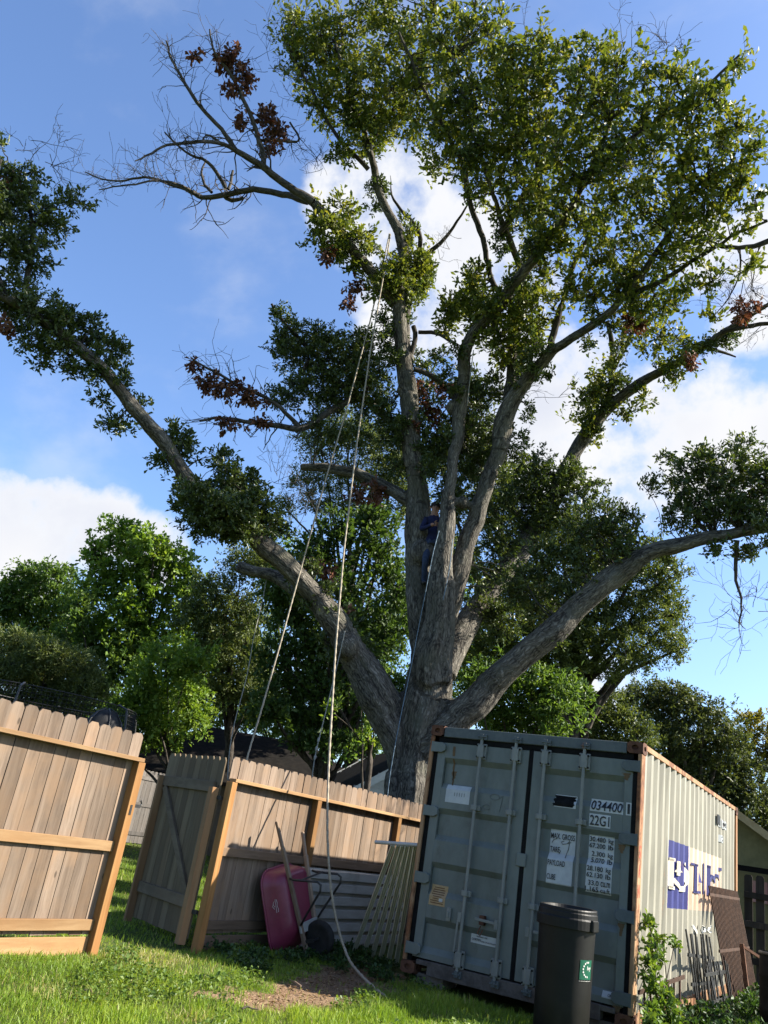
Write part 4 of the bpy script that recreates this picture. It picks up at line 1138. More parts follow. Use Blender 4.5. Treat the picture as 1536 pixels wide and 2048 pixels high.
# ------------------------------------------------------------------ houses and sheds
def gable(name, label, c, yaw, L_, W_, eave, ridge, over, wall, roof, hip=0.0, boards=False):
    """c: centre on the ground; L_ along the ridge"""
    th = thing(name, label, 'house' if 'house' in name else 'shed', tuple(c)); e1 = np.array([math.cos(yaw), math.sin(yaw), 0]); e2 = np.array([-math.sin(yaw), math.cos(yaw), 0]); c = np.array(c, float); z = np.array([0, 0, 1.])
    P = lambda a, b, h: c + e1 * a + e2 * b + z * h
    m = MB(); l, w = L_ / 2, W_ / 2
    m.add([P(-l, -w, 0), P(l, -w, 0), P(l, w, 0), P(-l, w, 0), P(-l, -w, eave), P(l, -w, eave), P(l, w, eave), P(-l, w, eave), P(-l + hip, 0, ridge - .05), P(l - hip, 0, ridge - .05)],
          [(0, 1, 5, 4), (2, 3, 7, 6), (1, 2, 6, 9, 5) if not hip else (1, 2, 6, 5), (3, 0, 4, 8, 7) if not hip else (3, 0, 4, 7)])
    obj('wall', m, M[wall], th)
    l2, w2 = l + over, w + over; sl = (ridge - eave) / w; ez = eave - sl * over
    hp = hip + (0 if hip else 0)
    m = MB(); t = .10
    for dz in (0, t):
        m.v += [tuple(P(-l2, -w2, ez + dz)), tuple(P(l2, -w2, ez + dz)), tuple(P(l2, w2, ez + dz)), tuple(P(-l2, w2, ez + dz)), tuple(P(-l2 + (hip + over if hip else 0), 0, ridge + dz)), tuple(P(l2 - (hip + over if hip else 0), 0, ridge + dz))]
    for o_ in (0, 6):
        m.f += [(o_, o_ + 1, o_ + 5, o_ + 4), (o_ + 2, o_ + 3, o_ + 4, o_ + 5)]
        if hip: m.f += [(o_ + 1, o_ + 2, o_ + 5), (o_ + 3, o_, o_ + 4)]
    m.f += [(0, 1, 7, 6), (1, 2, 8, 7), (2, 3, 9, 8), (3, 0, 6, 9)]
    obj('roof', m, M[roof], th)
    if boards:
        k = 0; zz = .25
        while zz < ridge - .15:
            hw = w if zz < eave else w * (ridge - zz) / (ridge - eave)
            for s in (-1, 1):
                obj('siding_board', MB().prism([P(s * (l + .002), -hw, zz), P(s * (l + .002), hw, zz), P(s * (l + .002), hw - (0 if zz < eave else .06), zz + .165), P(s * (l + .002), -hw + (0 if zz < eave else .06), zz + .165)], e1 * s * .018), M[wall], th)
            zz += .18
        for s in (-1, 1):
            for q in (-1, 1): obj('rake_board', MB().beam(P(s * l2, q * w2, ez + .03), P(s * l2, 0, ridge + .03), .03, .16, (0, 0, 1)), M[wall], th)
    return th, P


rc = V(520, 1470, 26.0); yaw = math.atan2(RH[1], RH[0])
gable('ranch_house', 'low brown house with a dark hipped shingle roof beyond the open gate', (rc[0], rc[1], float(hz(rc[0], rc[1])) - .1), yaw + .04, 8.2, 5.4, 2.05, 3.48, .4, 'house_wall', 'shingle', hip=2.5)
wc = V(790, 1560, 21.5)
gable('white_shed', 'white board sided shed with a gable roof behind the oak trunk', (wc[0], wc[1], 0), math.atan2(NH[1], NH[0]) + .25, 4.5, 3.4, 2.25, 3.45, .25, 'siding', 'shingle', boards=True)
sh, P = gable('garden_shed', 'olive garden shed with a dark gable roof past the end of the container', (1.75, 11.1, 0), R(90), 3.4, 2.9, 2.05, 2.95, .32, 'shed_wall', 'shingle')
obj('fascia', MB().beam(P(-2.04, -1.77, 1.90), P(-2.04, 0, 3.0), .025, .13), M['fascia'], sh)
obj('fascia', MB().beam(P(-2.04, 1.77, 1.90), P(-2.04, 0, 3.0), .025, .13), M['fascia'], sh)
m = MB()
for k in range(12):
    a = -1.42 + k * .09; m.add([P(-1.73 - .025 * (k % 2), a, 1.35), P(-1.73 - .025 * ((k + 1) % 2), a + .09, 1.35), P(-1.73 - .025 * ((k + 1) % 2), a + .09, 1.72), P(-1.73 - .025 * (k % 2), a, 1.72)], [(0, 1, 2, 3)])
obj('faded_curtain', m, M['pinkcloth'], sh)
# dark fence beside the shed
nf = thing('dark_fence', 'dark weathered picket fence beside the olive shed and the scrap iron', 'fence', (3.0, 7.7, 0))
PMD = [picket_mesh(.135, 1.74, .02, seed=60 + i) for i in range(3)]; rr = random.Random(6)
for i in range(18):
    place('picket', PMD[rr.randrange(3)], M['dark_picket'], nf, (2.36 + i * .185, 7.72 + rr.uniform(-.01, .01), .03 + rr.uniform(-.03, .03)), (0, 0, R(-90 + rr.uniform(-3, 3))))
for z in (.45, 1.0, 1.45): box_obj('rail', (2.3, 7.66, z - .05), (5.7, 7.70, z + .05), M['dark_picket'], nf)

# ------------------------------------------------------------------ scrap beside the container
def grille(name, label, p0, p1, q0, q1, n, rb, bars, mat, cat='grille', over=0.0, wob=0.0, seed=0):
    """rods from the lower edge p0-p1 up to q0-q1 with crossbars at the given fractions"""
    th = thing(name, label, cat, tuple((np.array(p0) + np.array(p1)) / 2)); r = random.Random(seed)
    p0, p1, q0, q1 = map(lambda a: np.array(a, float), (p0, p1, q0, q1))
    for i in range(n):
        t = (i + .5) / n; a = p0 + (p1 - p0) * t; b = q0 + (q1 - q0) * t
        if wob: a = a + np.array([r.uniform(-wob, wob) for _ in range(3)]) * [1, 1, .2]; b = b + np.array([r.uniform(-wob, wob) for _ in range(3)])
        obj('rod', MB().tube([a, b + (b - a) * over], rb, 5), M[mat], th)
    for f in bars:
        a = p0 + (q0 - p0) * f; b = p1 + (q1 - p1) * f; d = (b - a) / np.linalg.norm(b - a)
        obj('crossbar', MB().beam(a - d * .04, b + d * .04, .018, .035), M[mat], th)
    return th


grille('rusty_grille', 'tall rusty rod grille leaning on the container side near its far end', (2.78, 3.35, .0), (2.82, 5.5, .0), (2.50, 3.30, 1.46), (2.50, 5.60, 1.46), 24, .012, (.08, .5, .93), 'rust_dark', seed=1)
grille('iron_railing', 'black iron railing pieces with pointed rods propped against the container side', (2.64, 1.95, .0), (2.66, 3.3, .0), (2.56, 1.72, .95), (2.56, 3.15, .86), 12, .012, (.45, .75), 'black_metal', wob=.03, seed=2)
grille('iron_railing', 'shorter black iron railing standing under the taller rods by the weeds', (2.76, 2.2, .0), (2.78, 3.5, .0), (2.68, 2.1, .62), (2.68, 3.4, .60), 10, .010, (.4, .85), 'black_metal', wob=.04, seed=3)
grille('rusty_rack', 'low rusty rack with thin legs tangled in the vine at the container corner', (2.56, -.02, .0), (2.74, .75, .0), (2.50, .02, .45), (2.70, .85, .58), 7, .011, (.96,), 'rust_dark', seed=4, cat='rack')
m = MB(); m.beam((2.95, 3.6, .0), (2.85, 3.6, .85), .05, .05, (0, 1, 0)); m.beam((2.85, 3.58, .83), (3.3, 4.3, .55), .03, .03); o = obj('rusty_bracket', m, M['rust'], origin=(2.95, 3.6, 0)); tag(o, 'rusty angle iron bracket standing before the tall rusty grille', 'bracket')
# planter on a drum
dc = np.array([3.50, 2.25, 0])
dr_ = thing('plastic_drum', 'black plastic drum standing in the weeds beside the container', 'drum', tuple(dc))
m = MB(); m.lathe([(.0, 0), (.25, 0), (.27, .03), (.275, .30), (.285, .32), (.275, .34), (.275, .62), (.285, .64), (.275, .66), (.27, .84), (.24, .87), (.22, .86), (.0, .86)], dc, 28); obj('barrel_body', m, M['gasket'], dr_, smooth=True)
m = MB(); m.lathe([(.26, .845), (.28, .85), (.28, .875), (.26, .88)], dc, 28); obj('hoop', m, M['black_metal'], dr_, smooth=True)
pc = dc + np.array([.06, -.04, .862])
m = MB(); m.lathe([(.0, 0), (.10, 0), (.15, .16), (.175, .17), (.18, .21), (.165, .215), (.15, .19), (.10, .06), (.0, .05)], pc, 24); o = obj('clay_pot', m, M['terracotta'], smooth=True, origin=tuple(pc)); tag(o, 'pinkish clay pot sitting on the black drum', 'pot')

# ------------------------------------------------------------------ trampoline and play tent
tr_c = V(60, 1480, 15.0); tz = float(hz(tr_c[0], tr_c[1])); tr_c = np.array([tr_c[0], tr_c[1], tz])
tr = thing('trampoline', 'round trampoline with a tall black safety net behind the left fence', 'trampoline', tuple(tr_c))
m = MB(); ring = [tr_c + np.array([1.9 * math.cos(a), 1.9 * math.sin(a), .85]) for a in np.linspace(0, 2 * math.pi, 33)]; m.tube(ring, .03, 8, False); obj('frame_ring', m, M['black_metal'], tr)
m = MB(); m.add([p + np.array([0, 0, -.01]) for p in ring[:-1]], [tuple(range(32))]); obj('jumping_mat', m, M['net'], tr)
for k in range(6):
    a = 2 * math.pi * k / 6 + .2; d = np.array([math.cos(a), math.sin(a), 0])
    obj('pole', MB().tube([tr_c + d * 1.95, tr_c + d * 1.98 + [0, 0, 2.2], tr_c + d * 1.9 + [0, 0, 2.65], tr_c + d * 1.7 + [0, 0, 2.72]], .022, 6), M['black_metal'], tr)
hr = [tr_c + np.array([1.72 * math.cos(a), 1.72 * math.sin(a), 2.70]) for a in np.linspace(0, 2 * math.pi, 33)]
obj('net_hoop', MB().tube(hr, .010, 6, False), M['black_metal'], tr)
P_ = []; Rr = []
for k in range(150):
    a = 2 * math.pi * k / 150; P_.append([tr_c + np.array([1.8 * math.cos(a), 1.8 * math.sin(a), .86]), tr_c + np.array([1.72 * math.cos(a), 1.72 * math.sin(a), 2.7])])
v1, f1, b1 = twig_arr(np.array(P_), np.full((150, 2), .0055))
P2 = []
for k in range(26):
    z = .9 + k * .07; P2.append([tr_c + np.array([1.76 * math.cos(a), 1.76 * math.sin(a), z]) for a in np.linspace(0, 2 * math.pi, 40)])
v2, f2, b2 = twig_arr(np.array(P2), np.full((26, 40), .0055))
o = np_obj('safety_net', np.concatenate([v1, v2]), np.concatenate([f1, f2 + len(v1)]), M['net'], tr); o['kind'] = 'stuff'
dc2 = V(203, 1470, 13.6); dc2 = np.array([dc2[0], dc2[1], float(hz(dc2[0], dc2[1]))])
pt = thing('play_tent', 'dark domed mesh play tent with a pale band between the fence and the trees', 'tent', tuple(dc2))
m = MB(); rings = []
for h, r0 in ((0, .52), (.8, .47), (1.6, .42), (2.1, .38), (2.4, .29), (2.55, .17), (2.60, .03)): rings.append([dc2 + np.array([r0 * math.cos(a), r0 * math.sin(a), h]) for a in np.linspace(0, 2 * math.pi, 17)[:-1]])
m.loft(rings, False, True); obj('tent_skin', m, M['dome'], pt, smooth=True)
for a in (.3, 1.4, 2.5, 3.6, 4.7, 5.8):
    obj('rib', MB().tube([dc2 + np.array([(r0 + .012) * math.cos(a), (r0 + .012) * math.sin(a), h]) for h, r0 in ((0, .52), (.8, .47), (1.6, .42), (2.1, .38), (2.4, .29), (2.55, .17), (2.62, .03))], .010, 5), M['black_metal'], pt)
m = MB(); m.loft([[dc2 + np.array([(.395) * math.cos(a), (.395) * math.sin(a), z]) for a in np.linspace(0, 2 * math.pi, 17)[:-1]] for z in (2.08, 2.12)], False, False); obj('pale_band', m, M['pale_band'], pt)

# ------------------------------------------------------------------ the oak
def resample(P, r, step):
    P = np.array(P, float); r = np.array(r, float)
    seg = np.concatenate([[0], np.cumsum(np.linalg.norm(np.diff(P, axis=0), axis=1))]); n = max(3, int(seg[-1] / step) + 1); t = np.linspace(0, seg[-1], n)
    # Catmull-like smoothing: interpolate then relax
    Q = np.stack([np.interp(t, seg, P[:, k]) for k in range(3)], 1); rr = np.interp(t, seg, r)
    for _ in range(3): Q[1:-1] = .25 * Q[:-2] + .5 * Q[1:-1] + .25 * Q[2:]; rr[1:-1] = .25 * rr[:-2] + .5 * rr[1:-1] + .25 * rr[2:]
    return Q, rr


def trace(pts):
    """(px, py, radius in px, metres behind the trunk plane) -> 3d points and radii"""
    P = np.array([U(x, y, o) for x, y, r, o in pts]); dep = (P - CAM) @ RW[2]
    return P, np.array([p[2] for p in pts]) * dep / FPX * (.86 if pts[0][2] > 60 else .82)


MAIN = {
    'trunk': [(812, 1760, 66, 0), (815, 1690, 58, 0), (818, 1600, 52, 0), (822, 1520, 54, 0), (840, 1450, 64, 0), (854, 1390, 60, 0), (862, 1330, 50, -.05), (868, 1280, 38, -.1), (872, 1230, 22, -.15), (876, 1190, 8, -.2)],
    'A': [(812, 1530, 44, 0), (790, 1450, 46, -.05), (765, 1390, 47, -.1), (735, 1330, 44, -.2), (703, 1285, 37, -.3), (660, 1228, 29, -.5), (600, 1165, 25, -.8), (540, 1105, 24, -1.1), (490, 1070, 23, -1.3), (440, 1030, 22, -1.5), (385, 985, 23, -1.7), (345, 935, 19, -1.9), (300, 875, 18, -2.1), (255, 825, 17, -2.3), (205, 765, 16, -2.5), (160, 725, 16, -2.7), (110, 670, 15, -2.9), (60, 630, 13, -3.1), (0, 600, 12, -3.3), (-70, 565, 10, -3.5), (-150, 500, 7, -3.7)],
    'A2': [(650, 1225, 20, .3), (600, 1180, 17, .6), (560, 1160, 16, .8), (520, 1145, 15, .9), (478, 1133, 15, 1.0)],
    'B': [(856, 1340, 42, .1), (848, 1250, 36, .2), (842, 1160, 33, .3), (840, 1090, 36, .3), (836, 1000, 28, .3), (825, 920, 25, .2), (812, 850, 24, .1), (807, 782, 22, 0), (795, 720, 20, -.1), (786, 672, 18, -.2), (785, 620, 16, -.3), (794, 562, 15, -.4), (796, 500, 14, -.5), (786, 465, 12, -.6), (768, 430, 11, -.7), (747, 392, 10, -.8), (737, 340, 9, -1.0), (733, 290, 8, -1.2), (712, 220, 7, -1.5), (690, 150, 6, -1.8), (670, 80, 5, -2.0)],
    'B2': [(790, 610, 15, -.3), (765, 570, 15, -.5), (735, 535, 15, -.7), (700, 490, 14, -.9), (660, 440, 13, -1.1), (627, 404, 12, -1.3)],
    'B3': [(808, 790, 15, 0), (820, 745, 13, .1), (817, 696, 12, .2), (812, 672, 11, .2), (816, 635, 10, .2), (820, 595, 9, .2), (828, 550, 8, .1), (838, 515, 7, 0)],
    'A3': [(838, 1015, 17, .2), (790, 985, 17, .5), (740, 955, 15, .8), (690, 938, 13, 1.0), (645, 930, 12, 1.1), (602, 934, 11, 1.2)],
    'A4': [(828, 900, 15, .2), (790, 850, 14, .5), (750, 810, 12, .6), (700, 780, 10, .6), (660, 750, 8, .5), (620, 720, 6, .3)],
    'C': [(866, 1370, 50, -.2), (872, 1280, 44, -.25), (878, 1200, 34, -.3), (886, 1120, 26, -.3), (892, 1050, 21, -.3), (900, 980, 16, -.3), (906, 910, 14, -.3), (912, 850, 17, -.3), (915, 800, 18, -.4), (921, 750, 16, -.6), (914, 700, 15, -.8), (925, 672, 17, -1.0), (960, 645, 17, -1.3), (1000, 600, 16, -1.7), (1035, 560, 14, -2.1), (1068, 515, 13, -2.5), (1110, 460, 11, -2.9), (1150, 390, 9, -3.3), (1190, 310, 7, -3.8), (1230, 220, 5, -4.2)],
    'D': [(880, 1260, 34, .1), (905, 1180, 30, .1), (928, 1110, 25, 0), (952, 1045, 22, -.1), (976, 980, 20, -.2), (998, 910, 21, -.4), (1008, 850, 24, -.6), (1022, 800, 22, -.8), (1052, 765, 17, -1.1), (1085, 720, 15, -1.5), (1120, 695, 12, -1.8), (1170, 670, 11, -2.2), (1220, 635, 10, -2.6), (1270, 590, 9, -3.0), (1320, 520, 8, -3.5), (1370, 440, 6, -4.0), (1420, 350, 5, -4.5)],
    'D2': [(1012, 830, 18, -.6), (1018, 760, 15, -.7), (1022, 690, 14, -.9), (1032, 620, 12, -1.1), (1040, 560, 10, -1.4), (1020, 500, 9, -1.8), (1000, 460, 8, -2.1), (985, 420, 7, -2.4), (968, 360, 6, -2.7), (950, 290, 5, -3.0), (930, 200, 5, -3.3), (900, 110, 4, -3.6)],
    'E': [(884, 1350, 38, .3), (908, 1290, 33, .5), (945, 1235, 28, .9), (1000, 1170, 25, 1.3), (1050, 1100, 24, 1.5), (1092, 1030, 22, 1.6), (1130, 950, 20, 1.6), (1165, 890, 18, 1.5), (1200, 840, 17, 1.3), (1250, 798, 14, 1.0), (1300, 765, 12, .6), (1350, 730, 11, .1), (1400, 695, 10, -.4), (1440, 665, 8, -.8), (1480, 640, 7, -1.1), (1536, 610, 6, -1.5), (1600, 570, 4, -2.0)],
    'F': [(850, 1490, 50, -.1), (890, 1455, 46, -.2), (935, 1420, 40, -.3), (985, 1362, 35, -.5), (1040, 1312, 33, -.7), (1100, 1270, 33, -.9), (1160, 1210, 30, -1.0), (1220, 1155, 27, -1.2), (1280, 1110, 23, -1.4), (1340, 1085, 18, -1.6), (1400, 1075, 16, -1.8), (1470, 1065, 15, -2.0), (1536, 1060, 14, -2.2), (1620, 1045, 11, -2.4), (1700, 1010, 8, -2.6)],
}
SEC = {   # living secondary branches
    's1': [(1040, 560, 9, -1.4), (1080, 480, 8, -1.8), (1078, 345, 7, -2.6), (1048, 250, 5, -3.2), (1040, 150, 4, -3.6)],
    's2': [(1000, 470, 8, -2.1), (1030, 425, 8, -2.4), (1080, 350, 7, -2.8), (1130, 280, 6, -3.2), (1160, 180, 4, -3.8)],
    's3': [(1030, 620, 7, -1.1), (975, 560, 7, -1.4), (958, 480, 7, -1.8), (935, 400, 7, -2.2), (928, 325, 6, -2.6), (880, 240, 5, -2.8), (840, 150, 4, -3.1), (800, 60, 3, -3.4)],
    's4': [(838, 515, 6, 0), (842, 489, 6, -.1), (847, 464, 6, -.2), (830, 445, 5, -.3), (805, 420, 4, -.3), (780, 395, 3, -.3), (784, 365, 1, -.3), (780, 350, .6, -.3)],
    's5': [(847, 512, 6, 0), (862, 500, 6, -.1), (884, 484, 5, -.2), (898, 462, 4, -.4), (930, 420, 2.5, -.8), (950, 380, 1, -1.2)],
    's6': [(818, 720, 7, .1), (834, 672, 6, 0), (826, 652, 6, 0)],
    's7': [(836, 665, 5, 0), (864, 660, 5, -.1), (890, 674, 5, -.3), (915, 690, 4, -.5)],
    's8': [(912, 800, 9, -.3), (885, 768, 8, -.4), (860, 746, 7, -.5), (828, 738, 6, -.6)],
    's9': [(1215, 825, 9, 1.2), (1222, 760, 8, 1.0), (1225, 700, 7, .6), (1212, 645, 5, .2)],
    's10': [(1225, 740, 6, .9), (1250, 690, 6, .2), (1275, 640, 5, -1.3), (1310, 590, 4, -1.8)],
    's11': [(1092, 720, 9, -1.5), (1110, 660, 9, -1.6), (1128, 600, 7, -1.8), (1150, 520, 6, -2.2), (1200, 440, 5, -2.8)],
    's12': [(1270, 590, 7, -3.0), (1330, 560, 6, -3.4), (1400, 520, 5, -3.8), (1470, 470, 4, -4.2), (1536, 440, 3, -4.6)],
    's13': [(1190, 310, 6, -3.8), (1260, 280, 5, -4.2), (1340, 230, 4, -4.6), (1420, 170, 4, -5.0), (1480, 110, 3, -5.2)],
    's14': [(1440, 665, 7, -.8), (1480, 655, 6, -1.0), (1536, 648, 5, -1.2)],
    's15': [(1405, 692, 6, -.4), (1440, 702, 4, -.3), (1472, 713, 2, -.2)],
    's16': [(737, 340, 6, -1.0), (690, 290, 5, -1.2), (650, 230, 4, -1.4), (610, 150, 4, -1.6), (570, 80, 3, -1.8)],
    's17': [(60, 630, 8, -3.1), (50, 560, 7, -3.2), (70, 480, 6, -3.3), (60, 400, 5, -3.4), (20, 330, 4, -3.5)],
    's18': [(20, 610, 8, -3.2), (-20, 520, 7, -3.4), (-30, 420, 5, -3.6), (0, 320, 4, -3.8)],
    's19': [(1475, 1080, 6, -2.0), (1478, 1120, 5, -1.9), (1472, 1160, 4, -1.8), (1488, 1190, 3, -1.8), (1484, 1230, 2, -1.8), (1478, 1255, 1.4, -1.8)],
    's20': [(733, 290, 6, -1.2), (790, 220, 5, -1.6), (830, 130, 4, -2.2), (860, 50, 4, -2.6), (880, -30, 3, -3)],
    's21': [(1540, 480, 7, -3.9), (1500, 490, 6, -3.9), (1450, 500, 5, -3.8), (1400, 470, 4, -3.8)],
    's22': [(660, 750, 6, .5), (610, 690, 5, .3), (570, 650, 4, .2), (545, 610, 3, .1)],
}
DEAD = {  # bare limbs on the left
    'd0': [(627, 404, 12, -1.3), (592, 381, 10, -1.4), (560, 358, 9, -1.5), (532, 338, 9, -1.6), (505, 318, 8, -1.7), (470, 300, 7, -1.8), (451, 267, 5, -1.9), (417, 234, 5, -2.0), (390, 203, 4.5, -2.1), (370, 166, 4, -2.2), (352, 135, 3.4, -2.3), (336, 105, 2.8, -2.3), (333, 80, 2, -2.4)],
    'd1': [(615, 402, 9, -1.2), (566, 386, 8, -1.0), (515, 377, 7.5, -.8), (465, 382, 7, -.6), (431, 386, 6.5, -.5), (400, 394, 5.5, -.4), (377, 377, 5, -.3), (343, 367, 4, -.2), (302, 352, 3.2, -.1), (245, 360, 2.6, 0), (211, 362, 2, 0), (167, 342, 1.4, 0)],
    'd2': [(470, 300, 5.5, -1.8), (441, 286, 5, -2.0), (404, 288, 4.5, -2.2), (363, 286, 4, -2.4), (329, 291, 3.2, -2.5), (295, 315, 2.6, -2.6), (270, 325, 1.6, -2.7)],
    'd3': [(527, 334, 7, -1.6), (526, 300, 6.5, -1.7), (510, 258, 5.5, -1.8), (495, 220, 5, -1.9), (475, 176, 4.5, -2.0), (458, 145, 4, -2.1), (424, 101, 3, -2.2), (419, 61, 2, -2.3)],
    'd4': [(451, 380, 5, -.6), (431, 338, 4.5, -.8), (414, 318, 4, -.9), (380, 315, 3, -1.0), (350, 288, 2.5, -1.1), (329, 264, 1.8, -1.2)],
    'd5': [(444, 388, 6, -.5), (454, 410, 6, -.4), (470, 404, 5, -.4), (486, 396, 4, -.5)],
    'd6': [(456, 380, 4, -.6), (465, 360, 4, -.6), (466, 342, 3, -.6)],
    'd7': [(424, 386, 4, -.5), (405, 365, 3.5, -.4), (397, 350, 3, -.4), (410, 325, 2, -.4)],
    'd8': [(400, 394, 4, -.4), (370, 372, 3.5, -.7), (330, 360, 3, -1.0), (290, 362, 2.4, -1.2), (240, 372, 2, -1.4), (198, 380, 1.4, -1.5)],
    'd9': [(445, 287, 3.5, -2.0), (430, 270, 3, -2.1), (417, 262, 3, -2.1), (405, 275, 2.4, -2.2), (404, 285, 2, -2.2)],
    'd10': [(520, 282, 4, -1.7), (550, 280, 4, -1.6), (580, 285, 3.5, -1.5), (603, 290, 3, -1.4), (605, 275, 2.6, -1.4), (580, 245, 2.4, -1.5)],
    'd11': [(640, 835, 9, .4), (600, 858, 8, .3), (560, 850, 7, .2), (520, 848, 6, .2), (480, 840, 5, .1), (440, 835, 4, .1), (400, 840, 3, 0)],
    'd12': [(600, 855, 6, .3), (570, 825, 5, .2), (530, 795, 5, .1), (480, 775, 4, 0), (420, 740, 3, 0), (380, 715, 2, 0)],
    'd13': [(700, 800, 9, .5), (665, 815, 9, .45), (640, 835, 9, .4)],
}
OFFG = {}
oak = thing('oak_tree', 'huge spreading oak with several grey stems, dead bare limbs and ropes hanging from it', 'tree', (TC[0], TC[1], 0))
SK, SKR, SKT = [], [], []
mb = MB(); paths = {}
for k, pts in MAIN.items():
    P, r = trace(pts)
    if k == 'trunk':
        P = np.concatenate([[[P[0][0], P[0][1], -.4], [P[0][0], P[0][1], .15]], P]) if P[0][2] > .2 else P
        r = np.concatenate([[.86, .72], r]) if len(P) > len(r) else r
    Q, rr = resample(P, r, .22); g = np.random.default_rng(len(k) + 3 * len(pts))
    wob = np.cumsum(g.normal(0, .022, Q.shape), 0); wob -= np.linspace(0, 1, len(wob))[:, None] * wob[-1]; Q = Q + wob * (.2 if k == 'trunk' else .8)
    rr = rr * (1 + .05 * np.sin(np.arange(len(rr)) * .9 + len(pts)) + g.normal(0, .025, len(rr)))
    paths[k] = (Q, rr); mb.tube(Q, rr, 18)
    SK.append(Q); SKR.append(rr); SKT.append(np.gradient(Q, axis=0))
# collars, knots and burls
knots = [(694, 1292, 26, -.50), (908, 815, 17, -.40), (846, 1108, 29, .18), (925, 1005, 14, -.3)]
sc0 = U(858, 1347, -.47); mb.tube([sc0 + RH * .15 * math.cos(a) + np.array([0, 0, .20 * math.sin(a)]) - NH * (.05 * abs(math.sin(a))) for a in np.linspace(0, 2 * math.pi, 19)], .05, 8, False)
me0 = bpy.data.meshes.new('raw')
for (x, y, r, o) in knots:
    c = U(x, y, o); rad = r * ((c - CAM) @ RW[2]) / FPX
    mb.lathe([(rad * .02, -rad)] + [(rad * math.sin(a), -rad * math.cos(a)) for a in np.linspace(.35, 2.8, 7)] + [(rad * .02, rad)], c, 12, (0.2, .1, 1), True, True)
me0.from_pydata(mb.v, [], mb.f); me0.update()
tmp = bpy.data.objects.new('raw', me0); COL.objects.link(tmp)
rm = tmp.modifiers.new('r', 'REMESH'); rm.mode = 'VOXEL'; rm.voxel_size = .040; rm.use_smooth_shade = True
sm = tmp.modifiers.new('s', 'SMOOTH'); sm.factor = .5; sm.iterations = 2
me = bpy.data.meshes.new_from_object(tmp.evaluated_get(bpy.context.evaluated_depsgraph_get()))
bpy.data.objects.remove(tmp)
v = np.empty(len(me.vertices) * 3); me.vertices.foreach_get('co', v); v = v.reshape(-1, 3)
S = np.concatenate(SK); T = nrmz(np.concatenate(SKT)); RRs = np.concatenate(SKR)
arcl = np.concatenate([np.concatenate([[0], np.cumsum(np.linalg.norm(np.diff(q, axis=0), axis=1))]) + 7 * i for i, q in enumerate(SK)])
ix = np.empty(len(v), int)
for i in range(0, len(v), 4000):
    d = np.sqrt(((v[i:i + 4000, None] - S[None]) ** 2).sum(2)) - RRs[None]; ix[i:i + 4000] = d.argmin(1)
rel = v - S[ix]; t = T[ix]; al = (rel * t).sum(1); perp = rel - t * al[:, None]
ref = np.where(np.abs(t[:, 2:3]) < .95, np.array([0, 0, 1.]), np.array([1., 0, 0])); uu = nrmz(np.cross(t, ref)); ww = np.cross(t, uu)
bk = np.stack([(perp * uu).sum(1), (perp * ww).sum(1), arcl[ix] + al], 1)
# fluted, ridged wood: real relief running along the stems
nrm_ = nrmz(perp); fl = np.array([mnoise.noise(Vector((p[0] * 5.5, p[1] * 5.5, p[2] * .55))) + .5 * mnoise.noise(Vector((p[0] * 13, p[1] * 13, p[2] * 1.3 + 9))) for p in bk])
big = np.clip(RRs[ix] / .35, .12, 1.15); v2 = v + nrm_ * ((fl - .12) * .062 * big)[:, None]
me.vertices.foreach_set('co', (v2 - ORG[oak]).astype(np.float32).ravel()); me.update()
at = me.attributes.new('bk', 'FLOAT_VECTOR', 'POINT'); at.data.foreach_set('vector', bk.astype(np.float32).ravel())
me.name = 'trunk'; me.materials.clear()
trunk = link_mesh('trunk', me, M['bark'], oak, smooth=True)


def branch_obj(name, pts, mat, parent, sides=7, jit=.012, seed=0, twigs=0):
    P, r = trace(pts); Q, rr = resample(P, r, .14); g = np.random.default_rng(seed)
    w = np.cumsum(g.normal(0, jit, Q.shape), 0); w -= np.linspace(0, 1, len(w))[:, None] * w[-1] * .7; Q = Q + w
    vv, ff_, bb = twig_arr(Q[None], np.maximum(rr, .004)[None], sides)
    return Q, rr, (vv, ff_, bb)


skel_live = [q[::2] for q in SK]
for i, (k, pts) in enumerate(SEC.items()):
    Q, rr, (vv, ff_, bb) = branch_obj(k, pts, M['branch'], oak, 7, .012, 100 + i)
    np_obj('branch', vv, ff_, M['branch'], oak, smooth=True, vec={'bk': bb}); skel_live.append(Q)
skel_live = np.concatenate(skel_live)


def grow(start, d, ln, r, depth, g, out):
    """bare twig: a wavering shoot that forks"""
    n = 6; P = [start]; dd = d.copy()
    for k in range(n - 1):
        dd = nrmz(dd + g.normal(0, .20, 3) + np.array([0, 0, .04])); P.append(P[-1] + dd * ln / (n - 1))
    out.append((np.array(P), np.linspace(r, r * .45, n)))
    if depth > 0:
        for k in range(g.integers(2, 4)):
            j = g.integers(1, n); q = nrmz(dd + g.normal(0, .75, 3)); grow(P[j], q, ln * g.uniform(.45, .75), r * .6, depth - 1, g, out)


